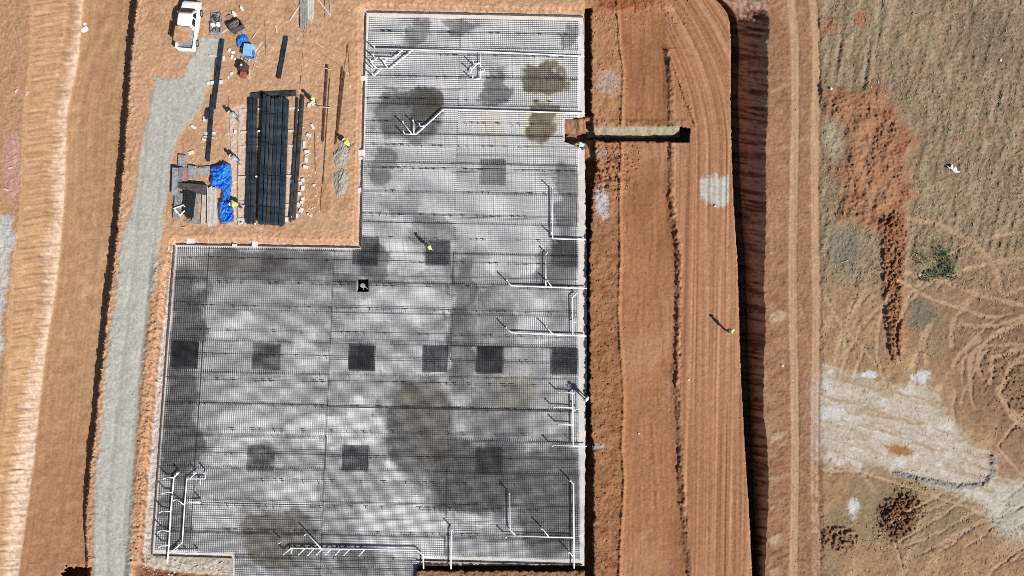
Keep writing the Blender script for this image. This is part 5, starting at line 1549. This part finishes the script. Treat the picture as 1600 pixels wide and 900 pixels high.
# the long-handled tool of the leaning worker
A_, B_ = P(375.5, 318.5, 1.4), P(385.6, 317.4, 1.25)
o = MB().tube([A_, (A_ + B_) / 2, B_], .022, 6).build("long_pole", M_STEEL)
tag(o, "dark long pole held by the person leaning over the blue tarpaulin", "pole")

# ---------------------------------------------------------------- weeds
def weed(px_, py_, r_, label, n_=60):
    rr = random.Random(int(px_ * 13 + py_)); c = G(px_, py_)
    mb = MB()
    for k in range(n_):
        a_ = rr.uniform(0, 6.283); q_ = r_ * math.sqrt(rr.random()); L = rr.uniform(.12, .30)
        b = Vector((math.cos(a_) * q_, math.sin(a_) * q_ * .8, rr.uniform(-.02, .12)))
        d = Vector((math.cos(a_ + rr.uniform(-1, 1)), math.sin(a_ + rr.uniform(-1, 1)), rr.uniform(.2, .9))).normalized() * L
        s = d.cross(Vector((0, 0, 1))).normalized() * L * .28
        mb.add([b, b + d * .5 + s, b + d - Vector((0, 0, .05)), b + d * .5 - s], [(0, 1, 2, 3)])
    mb.tube([(0, 0, -.05), (.04, .02, .1), (.1, 0, .14)], .03, 5)
    o = mb.build("weed_clump", M_LEAF); o.location = c
    tag(o, label, "weed", "green weeds in the field")
for x_, y_, r_, lb, n_ in ((1466, 392, .55, "upright green weed at the top of the weed patch", 60), (1471, 404, .7, "broad green weed in the middle of the weed patch", 90), (1478, 416, .75, "green weed at the lower right of the weed patch", 90), (1484, 430, .6, "loose green weed at the bottom right of the weed patch", 50),
                           (1468, 424, .6, "round green weed left of the lowest one", 70), (1453, 429, .5, "small dark green weed beside the white stone", 60), (1443, 434, .45, "lowest left green weed of the patch", 50), (1438, 405, .5, "thin pale green weed left of the weed patch", 30)):
    weed(x_, y_, r_, lb, n_)

# ---------------------------------------------------------------- loose clods and stones, dry stems
rs = np.random.RandomState(12)
def scatter(n_, fx, s0, s1, tint=None, keep=None):
    x_, y_ = fx(n_)
    if keep is not None:
        k = keep(x_, y_); x_, y_ = x_[k], y_[k]
    m_ = rs.rand(len(x_)) < .7; x_, y_ = x_[m_], y_[m_]
    return x_, y_, s0 + (s1 - s0) * rs.rand(len(x_)) ** 2.2, tint
U = lambda n_, a_, b_: a_ + (b_ - a_) * rs.rand(n_)
def along(fn, y0, y1, spread_):
    def f(n_):
        y_ = U(n_, y0, y1); return fn(y_) + rs.randn(n_) * spread_, y_
    return f
def rect(x0, x1, y0, y1):
    return lambda n_: (U(n_, x0, x1), U(n_, y0, y1))
not_slab = lambda x_, y_: sdist(x_, y_, SLAB) > 3
zones = [scatter(260, rect(300, 560, 0, 370), .05, .16, (.55, .50, .43), lambda x_, y_: (sdist(x_, y_, GRAVEL) > 2) & not_slab(x_, y_)), scatter(200, rect(440, 500, 190, 345), .04, .15, (.6, .56, .5)),
         scatter(300, along(lambda y_: x_dark(y_) - 1, 80, 900, 5), .04, .15, None, lambda x_, y_: (y_ < 190) | (y_ > 228)),
         scatter(200, along(lambda y_: 1044 + (y_ - 80) * .37, 60, 200, 2.5), .05, .18),
         scatter(1500, rect(926, 968, 15, 900), .05, .22, None, lambda x_, y_: (y_ < 192) | (y_ > 226)),
         scatter(500, rect(920, 1000, 228, 300), .06, .28),
         scatter(900, along(lambda y_: x_e970(y_), 10, 900, 3), .04, .14, None, lambda x_, y_: (y_ < 190) | (y_ > 226)),
         scatter(450, rect(940, 1080, 0, 40), .05, .22),
         scatter(500, rect(975, 1140, 30, 900), .03, .10),
         scatter(800, along(lambda y_: x_cut(y_) + 9, 0, 890, 3), .05, .2),
         scatter(300, along(lambda y_: x_foot(y_) + 1, 0, 890, 3), .04, .13),
         scatter(1100, rect(205, 575, 0, 390), .025, .09, None, lambda x_, y_: (sdist(x_, y_, GRAVEL) > 2) & not_slab(x_, y_)),
         scatter(500, lambda n_: (lambda y_: (247 - (y_ - 400) * .078 + rs.randn(n_) * 7, y_))(U(n_, 385, 900)), .05, .2, None, not_slab),
         scatter(400, rect(255, 600, 372, 386), .03, .12, (.5, .47, .43), not_slab),
         scatter(500, rect(552, 572, 12, 384), .03, .10, (.45, .40, .35), not_slab),
         scatter(300, rect(560, 915, 10, 20), .03, .12, (.48, .44, .4), not_slab),
         scatter(900, lambda n_: (lambda y_: (np.interp(y_, [385, 870], [266, 232]) + rs.randn(n_) * 4, y_))(U(n_, 385, 890)), .03, .14, (.5, .47, .44), not_slab),
         scatter(250, rect(225, 362, 878, 898), .05, .18, (.48, .43, .38), not_slab),
         scatter(500, rect(1202, 1282, 0, 900), .04, .14),
         scatter(450, rect(1288, 1425, 135, 360), .04, .16, None, lambda x_, y_: ell(x_, y_, 1378, 300, 24, 32) > 1.1),
         scatter(1000, lambda n_: (lambda y_: (1398 + rs.randn(n_) * np.interp(y_, [340, 570], [11, 4]), y_))(U(n_, 335, 570)), .04, .2),
         scatter(900, lambda n_: (lambda a_, b_: (1408 + a_ * 14 + b_ * 13, 808 + a_ * 8 - b_ * 24))(rs.randn(n_), rs.randn(n_)), .05, .26),
         scatter(400, lambda n_: (1312 + rs.randn(n_) * 19, 842 + rs.randn(n_) * 16), .04, .17),
         scatter(300, lambda n_: (lambda t_: (1395 + t_ * 150, 738 + np.sin(t_ * 3) * 22 + rs.randn(n_) * 7))(rs.rand(n_)), .03, .13),
         scatter(350, lambda n_: (1590 + rs.randn(n_) * 22, 600 + rs.randn(n_) * 40), .06, .24),
         scatter(260, rect(1288, 1625, -20, 920), .03, .11),
         scatter(140, rect(1290, 1560, 585, 740), .03, .10, (.4, .38, .34)),
         scatter(700, rect(-20, 60, -20, 900), .03, .12)]
bm = bmesh.new(); bmesh.ops.create_icosphere(bm, subdivisions=1, radius=.5)
iv = np.array([v.co[:] for v in bm.verts]); itri = np.array([[v.index for v in f.verts] for f in bm.faces]); bm.free()
def lumps(name, zs, m):
    VV, FF, CC = [], [], []; off = 0
    for x_, y_, s_, tint in zs:
        z_, c_ = terrain(x_, y_)
        X_, Y_, _ = W(x_, y_, z_)
        n_ = len(x_)
        sq = 1 + .5 * (rs.rand(n_, len(iv), 1) - .5)
        sc = s_[:, None, None] * np.stack([1 + .3 * rs.randn(n_), 1 + .3 * rs.randn(n_), .55 + .15 * rs.randn(n_)], -1).clip(.35, 1.6)[:, None, :]
        an = rs.rand(n_) * 6.283; ca, sa = np.cos(an)[:, None], np.sin(an)[:, None]
        v = iv[None] * sq * sc
        v = np.stack([v[..., 0] * ca - v[..., 1] * sa, v[..., 0] * sa + v[..., 1] * ca, v[..., 2]], -1)
        v += np.stack([X_, Y_, z_ + s_ * .16], -1)[:, None, :]
        VV.append(v.reshape(-1, 3)); FF.append((itri[None] + (np.arange(n_) * len(iv))[:, None, None] + off).reshape(-1, 3)); off += n_ * len(iv)
        col = c_ if tint is None else np.array(tint)[None] * np.ones((n_, 1))
        col = col * (.95 + .4 * rs.rand(n_, 1))
        CC.append(np.repeat(col, len(iv), 0))
    o = np_mesh(name, np.concatenate(VV), np.concatenate(FF), m, np.concatenate(CC).clip(0, .8), smooth=False)
    return o
tag(lumps("soil_clods", zones, M_CLOD), "loose soil clods and small stones strewn over the site", "soil clods", kind="stuff")
n_ = 30000
x_, y_ = U(n_, 1287, 1625), U(n_, -20, 920)
heap_ = [(1290, 138), (1340, 142), (1392, 160), (1428, 215), (1420, 300), (1404, 365), (1345, 350), (1300, 270)]
dens = .25 + .75 * ss(-.3, .4, fbm(x_ / 26, y_ / 26, 401, 3))
dens *= np.where(sdist(x_, y_, heap_) < 4, .05, 1) * np.where((y_ > 570) & (y_ < 800), .12, 1) * np.where(y_ > 450, .45, 1) * np.where((np.abs(x_ - 1398) < 24) & (y_ > 330) & (y_ < 570), .05, 1)
k = rs.rand(n_) < dens; x_, y_ = x_[k], y_[k]; n_ = len(x_)
z_, c_ = terrain(x_, y_); X_, Y_, _ = W(x_, y_, z_)
hgt = .02 + .05 * rs.rand(n_); la = 1.25 + .5 * rs.randn(n_) + np.pi * (rs.rand(n_) < .5); an = la + 1.571; wd_ = .025 + .04 * rs.rand(n_); ll = .15 + .4 * rs.rand(n_) ** 1.5
b0 = np.stack([X_ - np.cos(an) * wd_, Y_ - np.sin(an) * wd_, z_ - .01], -1); b1 = np.stack([X_ + np.cos(an) * wd_, Y_ + np.sin(an) * wd_, z_ - .01], -1)
tp_ = np.stack([X_ + np.cos(la) * ll, Y_ + np.sin(la) * ll, z_ + hgt], -1)
gcols = np.array([alb(176, 156, 122), alb(150, 130, 100), alb(128, 120, 90), alb(194, 174, 140), alb(140, 114, 86)])[rs.randint(0, 5, n_)]
tag(np_mesh("dry_grass", np.stack([b0, b1, tp_], 1).reshape(-1, 3), np.arange(n_ * 3).reshape(-1, 3), M_GRASS, np.repeat(gcols * (.7 + .5 * rs.rand(n_, 1)), 3, 0), smooth=False),
    "dry brown grass and stubble over the field", "dry grass", kind="stuff")
